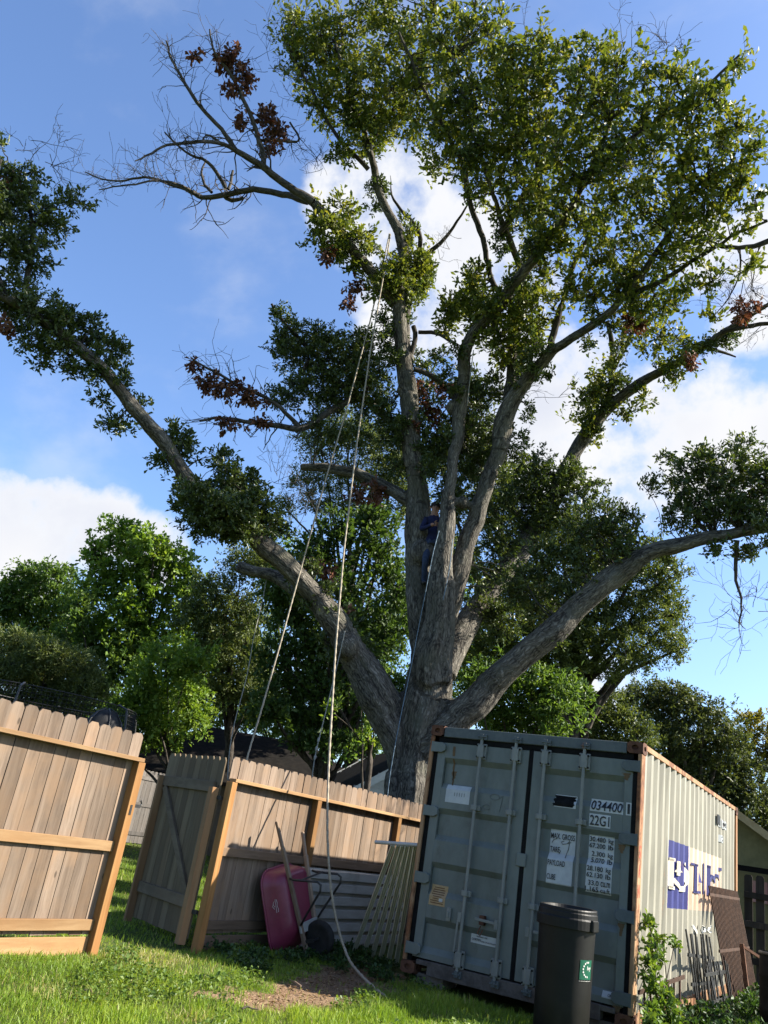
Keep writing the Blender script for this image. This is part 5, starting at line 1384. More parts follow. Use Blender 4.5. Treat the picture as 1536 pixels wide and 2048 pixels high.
g = np.random.default_rng(21)
dead_sk = []
for i, (k, pts) in enumerate(DEAD.items()):
    Q, rr, (vv, ff_, bb) = branch_obj(k, pts, M['deadwood'], oak, 7, .010, 200 + i)
    br = np_obj('dead_branch', vv, ff_, M['deadwood'], oak, smooth=True, vec={'bk': bb}); dead_sk.append(Q)
    out = []; nb = int(len(Q) * (1.1 if k not in ('d5', 'd6', 'd13') else .3))
    T_ = nrmz(np.gradient(Q, axis=0))
    for _ in range(nb):
        j = int(len(Q) * (.2 + .8 * g.random() ** .7)) - 1; j = max(1, j)
        sd_ = nrmz(T_[j] * .6 + g.normal(0, .6, 3)); grow(Q[j], sd_, g.uniform(.25, .75), max(.004, rr[j] * .32), 1, g, out)
    if out:
        vv, ff_, bb = twig_arr(np.array([o_[0] for o_ in out]), np.array([np.maximum(o_[1], .0035) for o_ in out]), 3)
        o = np_obj('twigs', vv, ff_, M['deadwood'], br, vec={'bk': bb}); o['kind'] = 'stuff'
dead_sk = np.concatenate(dead_sk)
# fine bare twigs poking out of the crown
out = []
for (x, y, o_, n_) in ((530, 60, -1.8, 5), (540, 130, -1.6, 6), (600, 200, -1.4, 8), (610, 180, -1.5, 4), (1340, 90, -4.8, 9), (1260, 110, -4.6, 5), (1050, 60, -3.6, 4), (640, 330, -1.3, 6), (1450, 600, -2.4, 7), (1500, 590, -2.4, 8), (1520, 650, -2.3, 6), (110, 330, -3.4, 5), (60, 300, -3.5, 5), (600, 970, 1.2, 10), (620, 1000, 1.2, 10), (1060, 800, -1, 5), (1484, 1200, -1.8, 7), (1478, 1230, -1.8, 6), (900, 490, -.4, 4), (560, 960, 1.2, 6)):
    for _ in range(n_): grow(U(x, y, o_) + g.normal(0, .1, 3), nrmz(g.normal(0, 1, 3) + np.array([0, 0, .8 if y < 900 else -.3])), g.uniform(.3, .8), .007, 2, g, out)
vv, ff_, bb = twig_arr(np.array([o_[0] for o_ in out]), np.array([np.maximum(o_[1], .003) for o_ in out]), 3)
o = np_obj('bare_twigs', vv, ff_, M['deadwood'], oak, vec={'bk': bb}); o['kind'] = 'stuff'


def blobs(lst, plane=U, deepf=1.0):
    out = []
    for q in lst:
        x, y, rx, ry, off = q[:5]; den = q[5] if len(q) > 5 else 1.0
        c = plane(x, y, off); s = ((c - CAM) @ RW[2]) / FPX
        out.append((c, (rx * s, ry * s, (rx + ry) * .5 * s * deepf), den))
    return out


CROWN = [  # (px, py, half width, half height, metres behind the trunk plane[, density])
    (600, 50, 62, 55, -1.8), (650, 130, 70, 70, -1.6), (600, 110, 45, 45, -1.7), (700, 60, 70, 60, -2.0), (650, 215, 50, 45, -1.4), (715, 180, 70, 70, -1.7), (735, 280, 50, 55, -1.2), (690, 300, 35, 40, -1.2),
    (780, 50, 70, 60, -2.5), (800, 140, 70, 70, -2.4), (770, 230, 60, 60, -1.8), (840, 220, 65, 65, -2.3), (870, 30, 70, 50, -3.0), (880, 120, 75, 65, -3.0), (920, 200, 70, 70, -3.0), (880, 290, 60, 55, -2.6), (940, 310, 60, 60, -2.7),
    (960, 60, 75, 60, -3.5), (1000, 140, 75, 65, -3.5), (1010, 230, 75, 70, -3.2), (1000, 320, 70, 65, -2.9), (960, 390, 45, 50, -2.4, .7), (1080, 110, 60, 55, -3.8), (1090, 190, 75, 65, -3.6), (1080, 290, 80, 70, -3.2), (1070, 390, 75, 65, -2.8), (1030, 440, 45, 45, -2.3, .7),
    (1170, 130, 70, 55, -4.2), (1190, 210, 75, 65, -4.2), (1170, 310, 80, 70, -3.8), (1150, 410, 80, 70, -3.2), (1120, 490, 70, 60, -2.7), (1260, 160, 65, 55, -4.6), (1290, 240, 75, 65, -4.6), (1270, 340, 80, 70, -4.2), (1250, 440, 80, 70, -3.6), (1220, 530, 80, 60, -3.0),
    (1350, 170, 60, 50, -4.8), (1380, 240, 65, 60, -4.9), (1370, 330, 75, 65, -4.7), (1350, 430, 75, 65, -4.2), (1330, 520, 75, 60, -3.6), (1310, 600, 60, 45, -3.1), (1240, 600, 60, 40, -2.8), (1430, 190, 40, 45, -5.1), (1480, 120, 22, 35, -5.3), (1460, 270, 55, 55, -5.0), (1450, 360, 55, 50, -4.7), (1430, 450, 50, 50, -4.2), (1500, 330, 35, 60, -4.9), (1510, 420, 30, 45, -4.6), (1400, 560, 40, 40, -3.8), (1500, 530, 40, 30, -3.9, .7), (1420, 620, 25, 20, -2.8, .6),
    (1160, 590, 60, 40, -2.4), (1060, 540, 45, 40, -2.0, .8), (1060, 620, 60, 50, -1.6, 1.6), (990, 630, 60, 50, -1.3, 1.8), (930, 610, 50, 45, -1.1, 1.8), (950, 560, 35, 35, -1.3, 1.3), (900, 640, 30, 35, -.8, 1.6), (1000, 690, 50, 45, -1.1, 1.6), (1060, 680, 40, 35, -1.5, .8),
    (820, 535, 45, 40, -.3, 2.2), (775, 560, 45, 45, -.5, 2.2), (800, 590, 35, 35, -.3, 2), (845, 570, 25, 30, -.1, 1.6), (720, 500, 40, 45, -.9, 1.5), (665, 470, 42, 40, -1.1, 1.8), (690, 420, 35, 35, -1.1, 1.2), (640, 430, 30, 30, -1.2, .8), (620, 480, 25, 20, -1.2, .6), (670, 510, 25, 25, -1, .6), (820, 470, 25, 30, -.4, .7), (740, 590, 25, 20, -.6, .5),
    (1320, 670, 55, 35, -1.2), (1370, 720, 40, 35, -.2), (1330, 745, 40, 25, .2), (1250, 660, 45, 35, -1.6, .8), (1225, 720, 40, 35, -.8, .8),
    (1165, 800, 42, 45, 1.4), (1200, 780, 35, 40, 1.3), (1170, 860, 30, 25, 1.5, .7), (1250, 830, 35, 22, 1.0, .8), (1195, 870, 30, 22, 1.3, .8), (1290, 800, 30, 20, .7, .6),
]
INNER = [
    (560, 800, 40, 25, .3, .8), (600, 780, 40, 30, .3, .9), (640, 855, 40, 30, .5, .8), (580, 705, 45, 35, .3, .8), (700, 880, 45, 35, .5, .8), (650, 800, 40, 30, .5, .8), (850, 730, 22, 30, 0, .6), (880, 720, 25, 25, -.4, .6), (1060, 830, 20, 25, -.6, .5),
    (430, 1020, 60, 40, -2.1, 1.5), (480, 1050, 50, 35, -1.9, 1.5), (390, 1000, 45, 35, -2.3, 1.3), (500, 1010, 50, 40, -1.7, 1.2), (450, 1065, 50, 22, -1.7, 1.2), (530, 1040, 35, 30, -1.5, .9), (460, 950, 30, 30, -1.8, .9),
    (855, 940, 22, 35, -.2, .8), (905, 1000, 18, 28, .1, .8), (850, 880, 25, 35, 0, .7), (885, 985, 20, 22, -.1, .7), (960, 985, 25, 40, 0, .8), (1030, 900, 30, 40, -.2, .7), (1035, 730, 25, 35, -.8, .7), (770, 690, 22, 35, -.2, .7), (780, 870, 30, 40, .2, .8), (800, 930, 28, 35, .3, .7), (1000, 1010, 35, 45, 1.2, .9), (1010, 1240, 40, 40, .9, .9), (1080, 1230, 40, 35, -.4, .8), (560, 1060, 35, 25, -.9, .7), (610, 1130, 30, 22, -.7, .5),
    (690, 720, 70, 50, .5, 1.1), (620, 735, 50, 45, .4), (740, 760, 55, 50, .4, 1.1), (690, 790, 60, 40, .5), (580, 660, 35, 45, .2, .8), (555, 620, 15, 25, .1, .7), (640, 680, 40, 35, .4, .9), (720, 680, 35, 30, .2, .8), (760, 820, 45, 40, .4), (860, 790, 35, 45, .4, .7), (940, 790, 40, 50, .3, 1.0), (960, 860, 45, 55, .3, 1.0), (900, 880, 40, 50, .4, .9), (940, 930, 50, 45, .3, 1.0), (870, 900, 30, 40, .5, .9), (985, 780, 30, 40, -.4, .8), (980, 900, 30, 40, .1, .8),
    (1090, 960, 65, 55, 1.5, 1.1), (1050, 1000, 50, 50, 1.5), (1120, 1030, 50, 40, 1.5, 1.1), (1150, 960, 40, 40, 1.4, .9), (1060, 940, 35, 35, 1.5, .8),
    (430, 1010, 75, 40, -1.5, 1.3), (480, 975, 55, 35, -1.3, 1.2), (400, 1050, 50, 30, -1.6, 1.2), (490, 1050, 50, 30, -1.2, 1.2), (380, 990, 40, 30, -1.7), (440, 920, 35, 28, -1.5, .8), (330, 930, 35, 22, -1.9, .8), (365, 880, 28, 30, -1.8, .7), (350, 855, 20, 20, -1.9, .5), (500, 960, 25, 20, -1.2, .8), (350, 1010, 20, 15, -1.8, .6),
    (285, 810, 32, 16, -2.1, .7), (235, 850, 38, 25, -2.2, .8), (205, 800, 25, 20, -2.4, .6), (245, 770, 30, 22, -2.3, .6), (230, 700, 26, 35, -2.5, .9), (190, 670, 45, 35, -2.6), (150, 740, 40, 20, -2.7), (90, 700, 60, 32, -2.9, 1.1), (120, 640, 45, 35, -2.9), (60, 640, 45, 40, -3.1, 1.1), (30, 580, 40, 45, -3.2), (60, 510, 50, 45, -3.3), (20, 490, 30, 55, -3.4), (90, 440, 55, 40, -3.3), (40, 400, 45, 45, -3.4), (150, 405, 35, 22, -3.3), (0, 430, 30, 50, -3.6), (20, 345, 35, 25, -3.5), (0, 280, 12, 22, -3.8, .7), (-60, 420, 60, 90, -3.8), (-80, 540, 60, 60, -3.6), (60, 360, 35, 25, -3.4, .8), (110, 600, 25, 20, -2.9, .5),
    (1380, 970, 55, 55, -1.7), (1450, 975, 55, 60, -1.9), (1520, 970, 45, 65, -2.1), (1370, 1035, 55, 30, -1.6, 1.2), (1470, 1030, 65, 30, -2.0, 1.2), (1310, 965, 20, 25, -1.5, .7), (1410, 920, 40, 35, -1.8, .8), (1490, 905, 40, 40, -2.0, .8), (1330, 920, 15, 25, -1.6, .6), (1430, 1105, 30, 18, -1.9, .7), (1490, 1095, 45, 22, -2.0, .9), (1600, 980, 60, 70, -2.3),
    (1180, 1050, 65, 45, -.9, 1.1), (1240, 1075, 50, 32, -1.1), (1110, 1120, 55, 45, -.6, 1.1), (1050, 1170, 55, 50, -.3, 1.1), (1140, 1180, 45, 35, -.9), (1180, 1110, 50, 40, -.9), (1000, 1090, 40, 50, 1.3), (960, 1210, 40, 45, 1.0), (985, 1160, 40, 40, 1.2), (1070, 1060, 45, 45, 1.5), (1250, 1030, 40, 25, -1.1, .7), (1190, 985, 40, 30, 1.2, .6),
]
BROWN = [(455, 118, 34, 32, -2.1), (490, 150, 28, 30, -2.0), (465, 175, 25, 18, -2.0), (485, 235, 16, 25, -1.9), (530, 235, 30, 25, -1.7), (555, 265, 32, 22, -1.6), (540, 290, 35, 14, -1.6), (395, 112, 14, 8, -2.2), (470, 780, 45, 22, 0), (420, 765, 35, 25, 0), (390, 730, 15, 22, 0), (510, 800, 30, 18, .1), (450, 848, 40, 12, .1), (520, 845, 30, 14, .2), (655, 510, 16, 22, -1.1), (710, 570, 22, 14, -.8), (700, 605, 24, 14, -.8), (830, 790, 22, 30, .2), (885, 775, 25, 18, -.3), (870, 830, 25, 25, .3), (740, 985, 40, 25, .6), (1275, 640, 35, 22, -2.4), (1385, 720, 18, 18, -1.7), (825, 860, 15, 20, .1), (10, 370, 20, 20, -3.5), (15, 655, 20, 20, -3.2), (1490, 620, 30, 25, -2.4), (610, 1130, 15, 22, .6), (655, 1140, 20, 20, -.4), (690, 1225, 15, 15, -.4)]
S_oak = skel_live
SPR = []; gs = np.random.default_rng(77)       # leafy shoots sprouting along the big limbs
for k_, (Q_, r_q) in paths.items():
    if k_ in ('trunk', 'A2', 'A3'): continue
    n_ = int(len(Q_) * (.42 if k_ in ('A', 'D', 'E', 'C', 'B') else .3))
    for _ in range(n_):
        j_ = int(gs.uniform(.22 if k_ in ('A', 'F') else .3, 1) * (len(Q_) - 1)); d_ = nrmz(gs.normal(0, 1, 3) + np.array([0, 0, .35])); R0_ = gs.uniform(.14, .30)
        SPR.append((Q_[j_] + d_ * (r_q[j_] + R0_ * .7), (R0_, R0_ * gs.uniform(.8, 1.4), R0_), gs.uniform(.45, .9)))
(lv, lf_, lr), wood1 = foliage(blobs(CROWN, deepf=1.5), S_oak, leaf=.112, per=12, tips=1.75, seed=31, ratio=.44, twig_r=.0045, hubr=.014, lobed=True, gap=-.10, rag=.6)
o = np_obj('crown', lv, lf_, M['oak_leaf'], oak, attrs={'rnd': lr}); o['kind'] = 'stuff'
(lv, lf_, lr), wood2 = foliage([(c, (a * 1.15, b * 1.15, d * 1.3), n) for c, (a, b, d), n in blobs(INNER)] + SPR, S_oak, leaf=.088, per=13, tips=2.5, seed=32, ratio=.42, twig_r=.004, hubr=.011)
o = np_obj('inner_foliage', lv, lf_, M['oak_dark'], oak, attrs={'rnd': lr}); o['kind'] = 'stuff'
(lv, lf_, lr), wood3 = foliage(blobs(BROWN), np.concatenate([dead_sk, S_oak]), leaf=.11, per=10, tips=3.0, seed=33, ratio=.5, twig_r=.004, up=-.35, hubr=.008, lobed=True)
o = np_obj('dead_leaves', lv, lf_, M['brown_leaf'], oak, attrs={'rnd': lr}); o['kind'] = 'stuff'
for nm, wd in (('twigs', wood1), ('twigs', wood2), ('twigs', wood3)):
    o = np_obj(nm, wd[0], wd[1], M['branch'], oak, vec={'bk': wd[2]}); o['kind'] = 'stuff'


# ------------------------------------------------------------------ trees behind
def tree(name, label, base_px, dist, bl, leaf, per, tips, mat, seed, trunk_r=.18, ratio=.45, group=None, deepf=1.2, up=.3, fork=.45, leafmul=1.0, lean=0):
    """crown ellipses at a camera depth; the trunk stands on the ground below them"""
    g = np.random.default_rng(seed)
    B_ = []
    for q in bl:
        x, y, rx, ry = q[:4]; dd = dist + (q[4] if len(q) > 4 else g.uniform(-.6, .6)); den = q[5] if len(q) > 5 else 1.0
        c = V(x, y, dd); s = dd / FPX; B_.append((c, (rx * s * 1.12, ry * s * 1.12, (rx + ry) / 2 * s * deepf), den))
    cs = np.array([b[0] for b in B_]); ctr = cs.mean(0)
    if base_px is not None:
        p = V(base_px, 1640, dist); bx, by = p[0], p[1]
    else: bx, by = ctr[0], ctr[1]
    bz = float(hz(bx, by)); th = thing(name, label, 'tree', (bx, by, bz), group)
    zf = bz + (cs[:, 2].max() - bz) * fork; fk = np.array([bx * .6 + ctr[0] * .4, by * .6 + ctr[1] * .4, zf])
    P, r = resample([(bx, by, bz - .3), (bx, by, bz + .2), (bx + g.normal(0, .1), by + g.normal(0, .1), bz + (zf - bz) * .5), fk, fk * .4 + np.array([ctr[0], ctr[1], max(ctr[2], zf + .5)]) * .6], [trunk_r * 1.4, trunk_r * 1.15, trunk_r, trunk_r * .85, trunk_r * .4], .25)
    P += np.cumsum(g.normal(0, .012, P.shape), 0)
    vv, ff_, bb = twig_arr(P[None], r[None], 9); np_obj('trunk', vv, ff_, M['bg_bark'], th, smooth=True, vec={'bk': bb})
    sk = [P]
    for c, (a, b, d), den in B_:
        j = int(np.clip(len(P) * g.uniform(.45, .95), 1, len(P) - 1)); s0 = P[j]; md = (s0 + c) / 2 + g.normal(0, .15, 3) + np.array([0, 0, .1])
        Q, rq = resample([s0, md, c, c + (c - md) * .12], [r[j] * .45, r[j] * .26, r[j] * .10, .008], .2); Q += np.cumsum(g.normal(0, .01, Q.shape), 0)
        vv, ff_, bb = twig_arr(Q[None], np.maximum(rq, .01)[None], 6); np_obj('limb', vv, ff_, M['bg_bark'], th, smooth=True, vec={'bk': bb}); sk.append(Q)
    (lv, lf_, lr), wd = foliage(B_, np.concatenate(sk), leaf=leaf * .85, per=per, tips=tips * 2.4, seed=seed, ratio=ratio, twig_r=.004, up=up, hubr=.012, tk=3, rag=.75)
    o = np_obj('crown', lv, lf_, M[mat], th, attrs={'rnd': lr}); o['kind'] = 'stuff'
    o = np_obj('twig_mass', wd[0], wd[1], M['bg_bark'], th, vec={'bk': wd[2]}); o['kind'] = 'stuff'
    return th


G = 'trees behind the yard'
tree('tall_tree', 'tall bright green tree rising above the far roof on the left', 290, 25, [(240, 1080, 55, 40), (190, 1110, 35, 40), (310, 1090, 45, 35), (350, 1130, 45, 40), (270, 1140, 70, 45), (200, 1180, 50, 50), (300, 1200, 80, 55), (380, 1180, 40, 45), (240, 1260, 70, 55), (330, 1270, 60, 50), (260, 1060, 20, 20)], .17, 11, 1.6, 'bg_bright', 41, .25, .6, G)
tree('dark_tree', 'dark green rounded tree behind the trampoline', 70, 27, [(60, 1160, 50, 35), (120, 1150, 40, 30), (30, 1200, 50, 45), (90, 1210, 60, 45), (150, 1200, 40, 40), (60, 1270, 80, 50), (-40, 1220, 60, 60), (130, 1280, 50, 50)], .15, 11, 1.7, 'bg_dark', 42, .22, .5, G)
tree('feathery_tree', 'low olive feathery tree just over the left fence', 60, 19, [(40, 1290, 50, 30), (100, 1310, 60, 30), (20, 1340, 50, 30), (150, 1330, 45, 30), (80, 1360, 70, 30), (170, 1370, 45, 35), (-50, 1320, 60, 50), (20, 1400, 60, 30), (120, 1400, 60, 30)], .12, 14, 1.8, 'bg_olive', 43, .10, .22, G)
tree('leafy_tree', 'bright leafy small tree beside the dark hipped roof', 345, 20.5, [(330, 1330, 60, 45), (390, 1320, 40, 40), (290, 1380, 50, 45), (360, 1390, 60, 50), (310, 1440, 55, 40), (380, 1440, 45, 40), (270, 1430, 40, 40), (270, 1480, 40, 25), (330, 1480, 40, 20), (230, 1440, 40, 40)], .13, 12, 1.7, 'bg_bright', 44, .12, .5, G)
tree('olive_tree', 'thin twiggy olive tree under the big left limb', 450, 23, [(430, 1180, 55, 40, 0, .8), (390, 1230, 45, 40, 0, .8), (450, 1240, 60, 50, 0, .8), (500, 1220, 40, 45, 0, .8), (420, 1300, 55, 45, 0, .9), (490, 1310, 55, 50, 0, .9), (450, 1370, 60, 45, 0, .9), (510, 1390, 45, 45, 0, 1), (530, 1130, 40, 40, 0, .8), (480, 1130, 40, 35, 0, .8)], .11, 10, 1.5, 'bg_olive', 45, .14, .4, G)
tree('shade_tree', 'dark broad leaved tree filling the gap behind the left limb', 640, 19.5, [(560, 1180, 55, 45), (620, 1120, 60, 45), (690, 1070, 60, 45), (750, 1050, 50, 40), (600, 1230, 70, 50), (680, 1170, 60, 50), (760, 1120, 50, 50), (640, 1300, 70, 50), (720, 1240, 55, 50), (550, 1310, 50, 50), (580, 1380, 60, 45), (660, 1380, 60, 45), (720, 1330, 40, 45), (540, 1420, 50, 40), (620, 1440, 60, 35), (700, 1440, 40, 40), (660, 1490, 50, 25), (720, 1490, 35, 25), (600, 1480, 40, 18), (790, 1180, 40, 50), (780, 1280, 35, 50)], .16, 11, 1.5, 'bg_shade', 46, .2, .5, G)
tree('pale_oak', 'pale grey green live oak high behind the left stems', 690, 27, [(640, 890, 50, 35, 0, .9), (700, 860, 55, 40, 0, .9), (760, 890, 50, 40, 0, .9), (610, 960, 45, 25, 0, .6), (680, 950, 60, 35, 0, .7), (750, 960, 55, 40, 0, .8), (800, 930, 40, 50, 0, .8), (660, 1010, 60, 30, 0, .7), (740, 1030, 55, 35, 0, .8), (570, 1010, 35, 25, 0, .5), (820, 1000, 40, 50, 0, .8)], .11, 10, 1.35, 'bg_olive', 47, .28, .4, G)
tree('live_oak', 'round crowned live oak with small olive leaves behind the lowest right limb', 1130, 21.5, [(1290, 1110, 45, 40), (1240, 1140, 60, 45), (1330, 1160, 40, 45), (1180, 1170, 60, 50), (1290, 1200, 60, 50), (1350, 1230, 30, 45), (1220, 1230, 60, 50), (1310, 1270, 55, 40), (1350, 1300, 25, 30), (1150, 1250, 60, 50), (1240, 1290, 60, 35), (1090, 1210, 60, 55), (1180, 1310, 50, 30), (1040, 1160, 55, 60), (1000, 1230, 50, 55), (1080, 1290, 50, 40), (1000, 1050, 45, 50), (960, 1020, 35, 50), (1270, 1320, 50, 25), (1210, 1340, 45, 22), (1130, 1330, 50, 30), (1000, 1300, 50, 50), (1120, 1080, 50, 50), (1180, 1090, 50, 50), (930, 1120, 40, 60), (905, 1010, 35, 50), (960, 930, 40, 50), (930, 870, 35, 45), (1010, 960, 35, 45), (880, 920, 30, 50), (960, 1290, 40, 50)], .105, 13, 1.2, 'bg_olive', 48, .3, .42, G, fork=.6)
tree('sunlit_tree', 'fresh green low tree between the oak fork and the container roof', 1040, 19, [(990, 1360, 50, 40), (1060, 1350, 55, 40), (1120, 1370, 45, 35), (970, 1420, 50, 35), (1040, 1410, 60, 45), (1110, 1420, 55, 45), (1160, 1400, 30, 35), (1000, 1460, 50, 30), (1080, 1470, 60, 35), (950, 1370, 30, 40)], .15, 10, 1.5, 'bg_dark', 49, .12, .42, G)
tree('bushy_tree', 'dull olive bushy tree above the container roof edge', 1200, 23, [(1190, 1420, 45, 40), (1240, 1430, 45, 45), (1160, 1460, 45, 35), (1210, 1490, 60, 40), (1270, 1480, 45, 45), (1130, 1500, 40, 30)], .11, 12, 1.7, 'bg_olive', 50, .15, .45, G)
tree('evergreen_tree', 'big dark evergreen tree behind the far end of the container', 1390, 24, [(1290, 1400, 50, 35), (1350, 1400, 50, 35), (1400, 1430, 50, 40), (1330, 1460, 60, 45), (1400, 1490, 60, 50), (1450, 1480, 45, 45), (1470, 1540, 50, 50), (1410, 1560, 55, 50), (1350, 1530, 50, 45), (1500, 1600, 50, 45), (1450, 1620, 45, 40), (1540, 1640, 40, 50), (1380, 1600, 40, 40)], .13, 13, 1.8, 'bg_ever', 51, .3, .45, G)
tree('yellowing_tree', 'yellowing thin tree at the edge of the dark evergreen', 1520, 25, [(1500, 1440, 30, 25, 0, .8), (1530, 1470, 30, 30, 0, .8), (1490, 1480, 25, 25, 0, .8), (1530, 1520, 30, 35, 0, .9), (1570, 1500, 40, 50, 0, .9)], .14, 11, 1.4, 'bg_yellow', 52, .14, .5, G)
tree('hedge_tree', 'dense shadowy tree closing the view behind the trampoline net', 150, 24, [(20, 1440, 70, 45), (120, 1440, 70, 45), (210, 1400, 60, 50), (230, 1330, 50, 50), (150, 1360, 60, 50), (-60, 1420, 70, 60), (220, 1460, 50, 40), (60, 1310, 60, 50), (170, 1280, 55, 45), (270, 1310, 50, 50), (160, 1220, 30, 40)], .15, 11, 1.7, 'bg_dark', 53, .14, .5, G)
tree('hedge_tree', 'dense shadowy tree closing the view over the dark hipped roof, with hidden boughs added to shade it', 560, 30, [(430, 1420, 60, 40), (520, 1440, 70, 40), (620, 1460, 70, 40), (720, 1480, 60, 40), (800, 1420, 60, 60), (880, 1360, 60, 60), (760, 1380, 60, 60), (940, 1300, 60, 60), (400, 1350, 60, 50), (500, 1360, 60, 60), (420, 1270, 55, 50), (500, 1270, 55, 50), (580, 1200, 50, 60), (540, 1100, 40, 50), (660, 1330, 60, 50, -4), (720, 1290, 60, 50, -4), (780, 1240, 60, 50, -4), (840, 1190, 60, 50, -4), (620, 1380, 50, 40, -4), (700, 1390, 60, 40, -4), (900, 1130, 60, 50, -4)], .17, 11, 1.7, 'bg_dark', 54, .2, .5, G)  # nearer boughs, hidden behind other crowns, are added to shade the roof
tree('slender_tree', 'slender young tree with a forked pale stem before the white shed', 730, 16.6, [(660, 1420, 20, 25, 0, .5), (735, 1470, 25, 20, 0, .6), (700, 1500, 20, 18, 0, .4), (750, 1440, 20, 25, 0, .5), (725, 1380, 18, 25, 0, .5)], .12, 9, 1.2, 'bg_bright', 55, .075, .5, G, fork=.7)

# ------------------------------------------------------------------ ropes
def rope(label, pts, rad, mat, cat='rope', n=8, step=.035, knots=()):
    P = np.array(pts, float)
    seg = np.concatenate([[0], np.cumsum(np.linalg.norm(np.diff(P, axis=0), axis=1))]); t = np.linspace(0, seg[-1], max(4, int(seg[-1] / step)))
    Q = np.stack([np.interp(t, seg, P[:, k]) for k in range(3)], 1)
    for _ in range(60): Q[1:-1] = .25 * Q[:-2] + .5 * Q[1:-1] + .25 * Q[2:]
    m = MB(); m.tube(Q, rad, 9); vv = np.array(m.v); K_ = len(Q)
    ang = np.tile(np.arange(9) * 2 * np.pi / 9, K_); ph = np.repeat(np.arange(K_) * step * 2 * np.pi / .14, 9)
    ctr = np.repeat(Q, 9, axis=0); m.v = [tuple(p) for p in ctr + (vv - ctr) * (1 + .22 * np.cos(3 * ang - ph))[:, None]]
    for k in knots:
        c = V(*k); m.lathe([(.002, -.05), (rad * 2.4, -.02), (rad * 2.6, .02), (.002, .05)], c, 8, (0, .1, 1))
    o = obj('rope', m, M[mat], smooth=True, origin=tuple(Q[-1])); tag(o, label, cat); return o


top = U(781, 468, -.85); td = float((top - CAM) @ RW[2]); gr = onz(742, 1976, .02); gdp = float((gr - CAM) @ RW[2])
rope('pale thick rope from the high crotch that trails down to the bare earth', [top, V(776, 500, td * .99), V(741, 700, 15.9), V(712, 900, 14.2), V(688, 1100, 12.8), V(671, 1300, 11.5), V(659, 1500, 10.2), V(655, 1590, 9.75), V(654, 1680, 9.35), V(662, 1790, 9.1), V(676, 1860, 8.95), V(695, 1920, 8.85), gr + np.array([-.12, .06, .05]), gr, gr + np.array([.18, -.06, -.005]), gr + np.array([.30, -.20, -.01])], .0135, 'rope')
rope('pale thick rope from the high crotch that drops behind the fence', [top + np.array([-.03, 0, .02]), V(770, 510, td * .98), V(741, 640, 17.2), V(693, 820, 15.9), V(648, 970, 14.9), V(604, 1130, 14.0), V(560, 1290, 13.1), V(520, 1430, 12.4), V(494, 1515, 12.0), V(480, 1575, 11.8), V(470, 1650, 11.6)], .013, 'rope')
rope('thin frayed cord hanging from the sawn stub over the dark roof', [U(536, 1140, .95), U(528, 1190, .9), U(508, 1270, .6), U(495, 1350, .4), U(470, 1440, .2), U(458, 1500, .1), U(455, 1560, .1)], .008, 'rope_grey')
rope('thin knotted cord hanging from the left limb collar in front of the white shed', [U(690, 1262, -.8), U(672, 1340, -.8), U(655, 1410, -.8), U(640, 1470, -.8), U(632, 1500, -.8), U(624, 1545, -.8), U(622, 1600, -.8)], .008, 'rope_grey', knots=[(637, 1480, 13.2), (633, 1497, 13.2), (630, 1515, 13.2)])
rope('pale blue climbing rope running down the trunk from the climber', [U(878, 1062, -.75), U(866, 1105, -.95), U(852, 1180, -1.0), U(838, 1250, -.9), U(823, 1330, -.9), U(806, 1410, -.9), U(790, 1490, -.85), U(778, 1560, -.8), U(772, 1620, -.8)], .007, 'rope_blue')
rope('pale climbing lanyard looped beside the sunlit edge of the snag', [U(905, 1078, -.55), U(903, 1110, -.75), U(897, 1150, -.8), U(890, 1185, -.85), U(886, 1200, -.85)], .007, 'rope_blue')
rope('pale cord hanging from the upper stem above the climber', [U(947, 700, -1.4), U(942, 740, -1.2), U(938, 775, -1.0), U(935, 810, -.9)], .008, 'rope_grey')

# ------------------------------------------------------------------ climber in the tree
def skin_body(name, verts, edges, radii, mat_fn, parent, lv=2):
    me = bpy.data.meshes.new(name); og = ORG[parent]; me.from_pydata([tuple(np.array(v) - og) for v in verts], edges, []); me.update()
    o = bpy.data.objects.new(name, me); COL.objects.link(o)
    o.modifiers.new('skin', 'SKIN'); sv = me.skin_vertices[0].data
    for i, r in enumerate(radii): sv[i].radius = (r, r) if np.isscalar(r) else r
    sv[0].use_root = True
    ss = o.modifiers.new('sub', 'SUBSURF'); ss.levels = lv; ss.render_levels = lv
    m2 = bpy.data.meshes.new_from_object(o.evaluated_get(bpy.context.evaluated_depsgraph_get())); bpy.data.objects.remove(o)
    m2.materials.clear(); mats = mat_fn[0]
    for mt in mats: m2.materials.append(mt)
    m2.polygons.foreach_set('use_smooth', [True] * len(m2.polygons))
    for p in m2.polygons: p.material_index = mat_fn[1](np.array(p.center) + og)
    o = bpy.data.objects.new(name, m2); COL.objects.link(o); o.parent = parent; ORG[o] = og
    return o


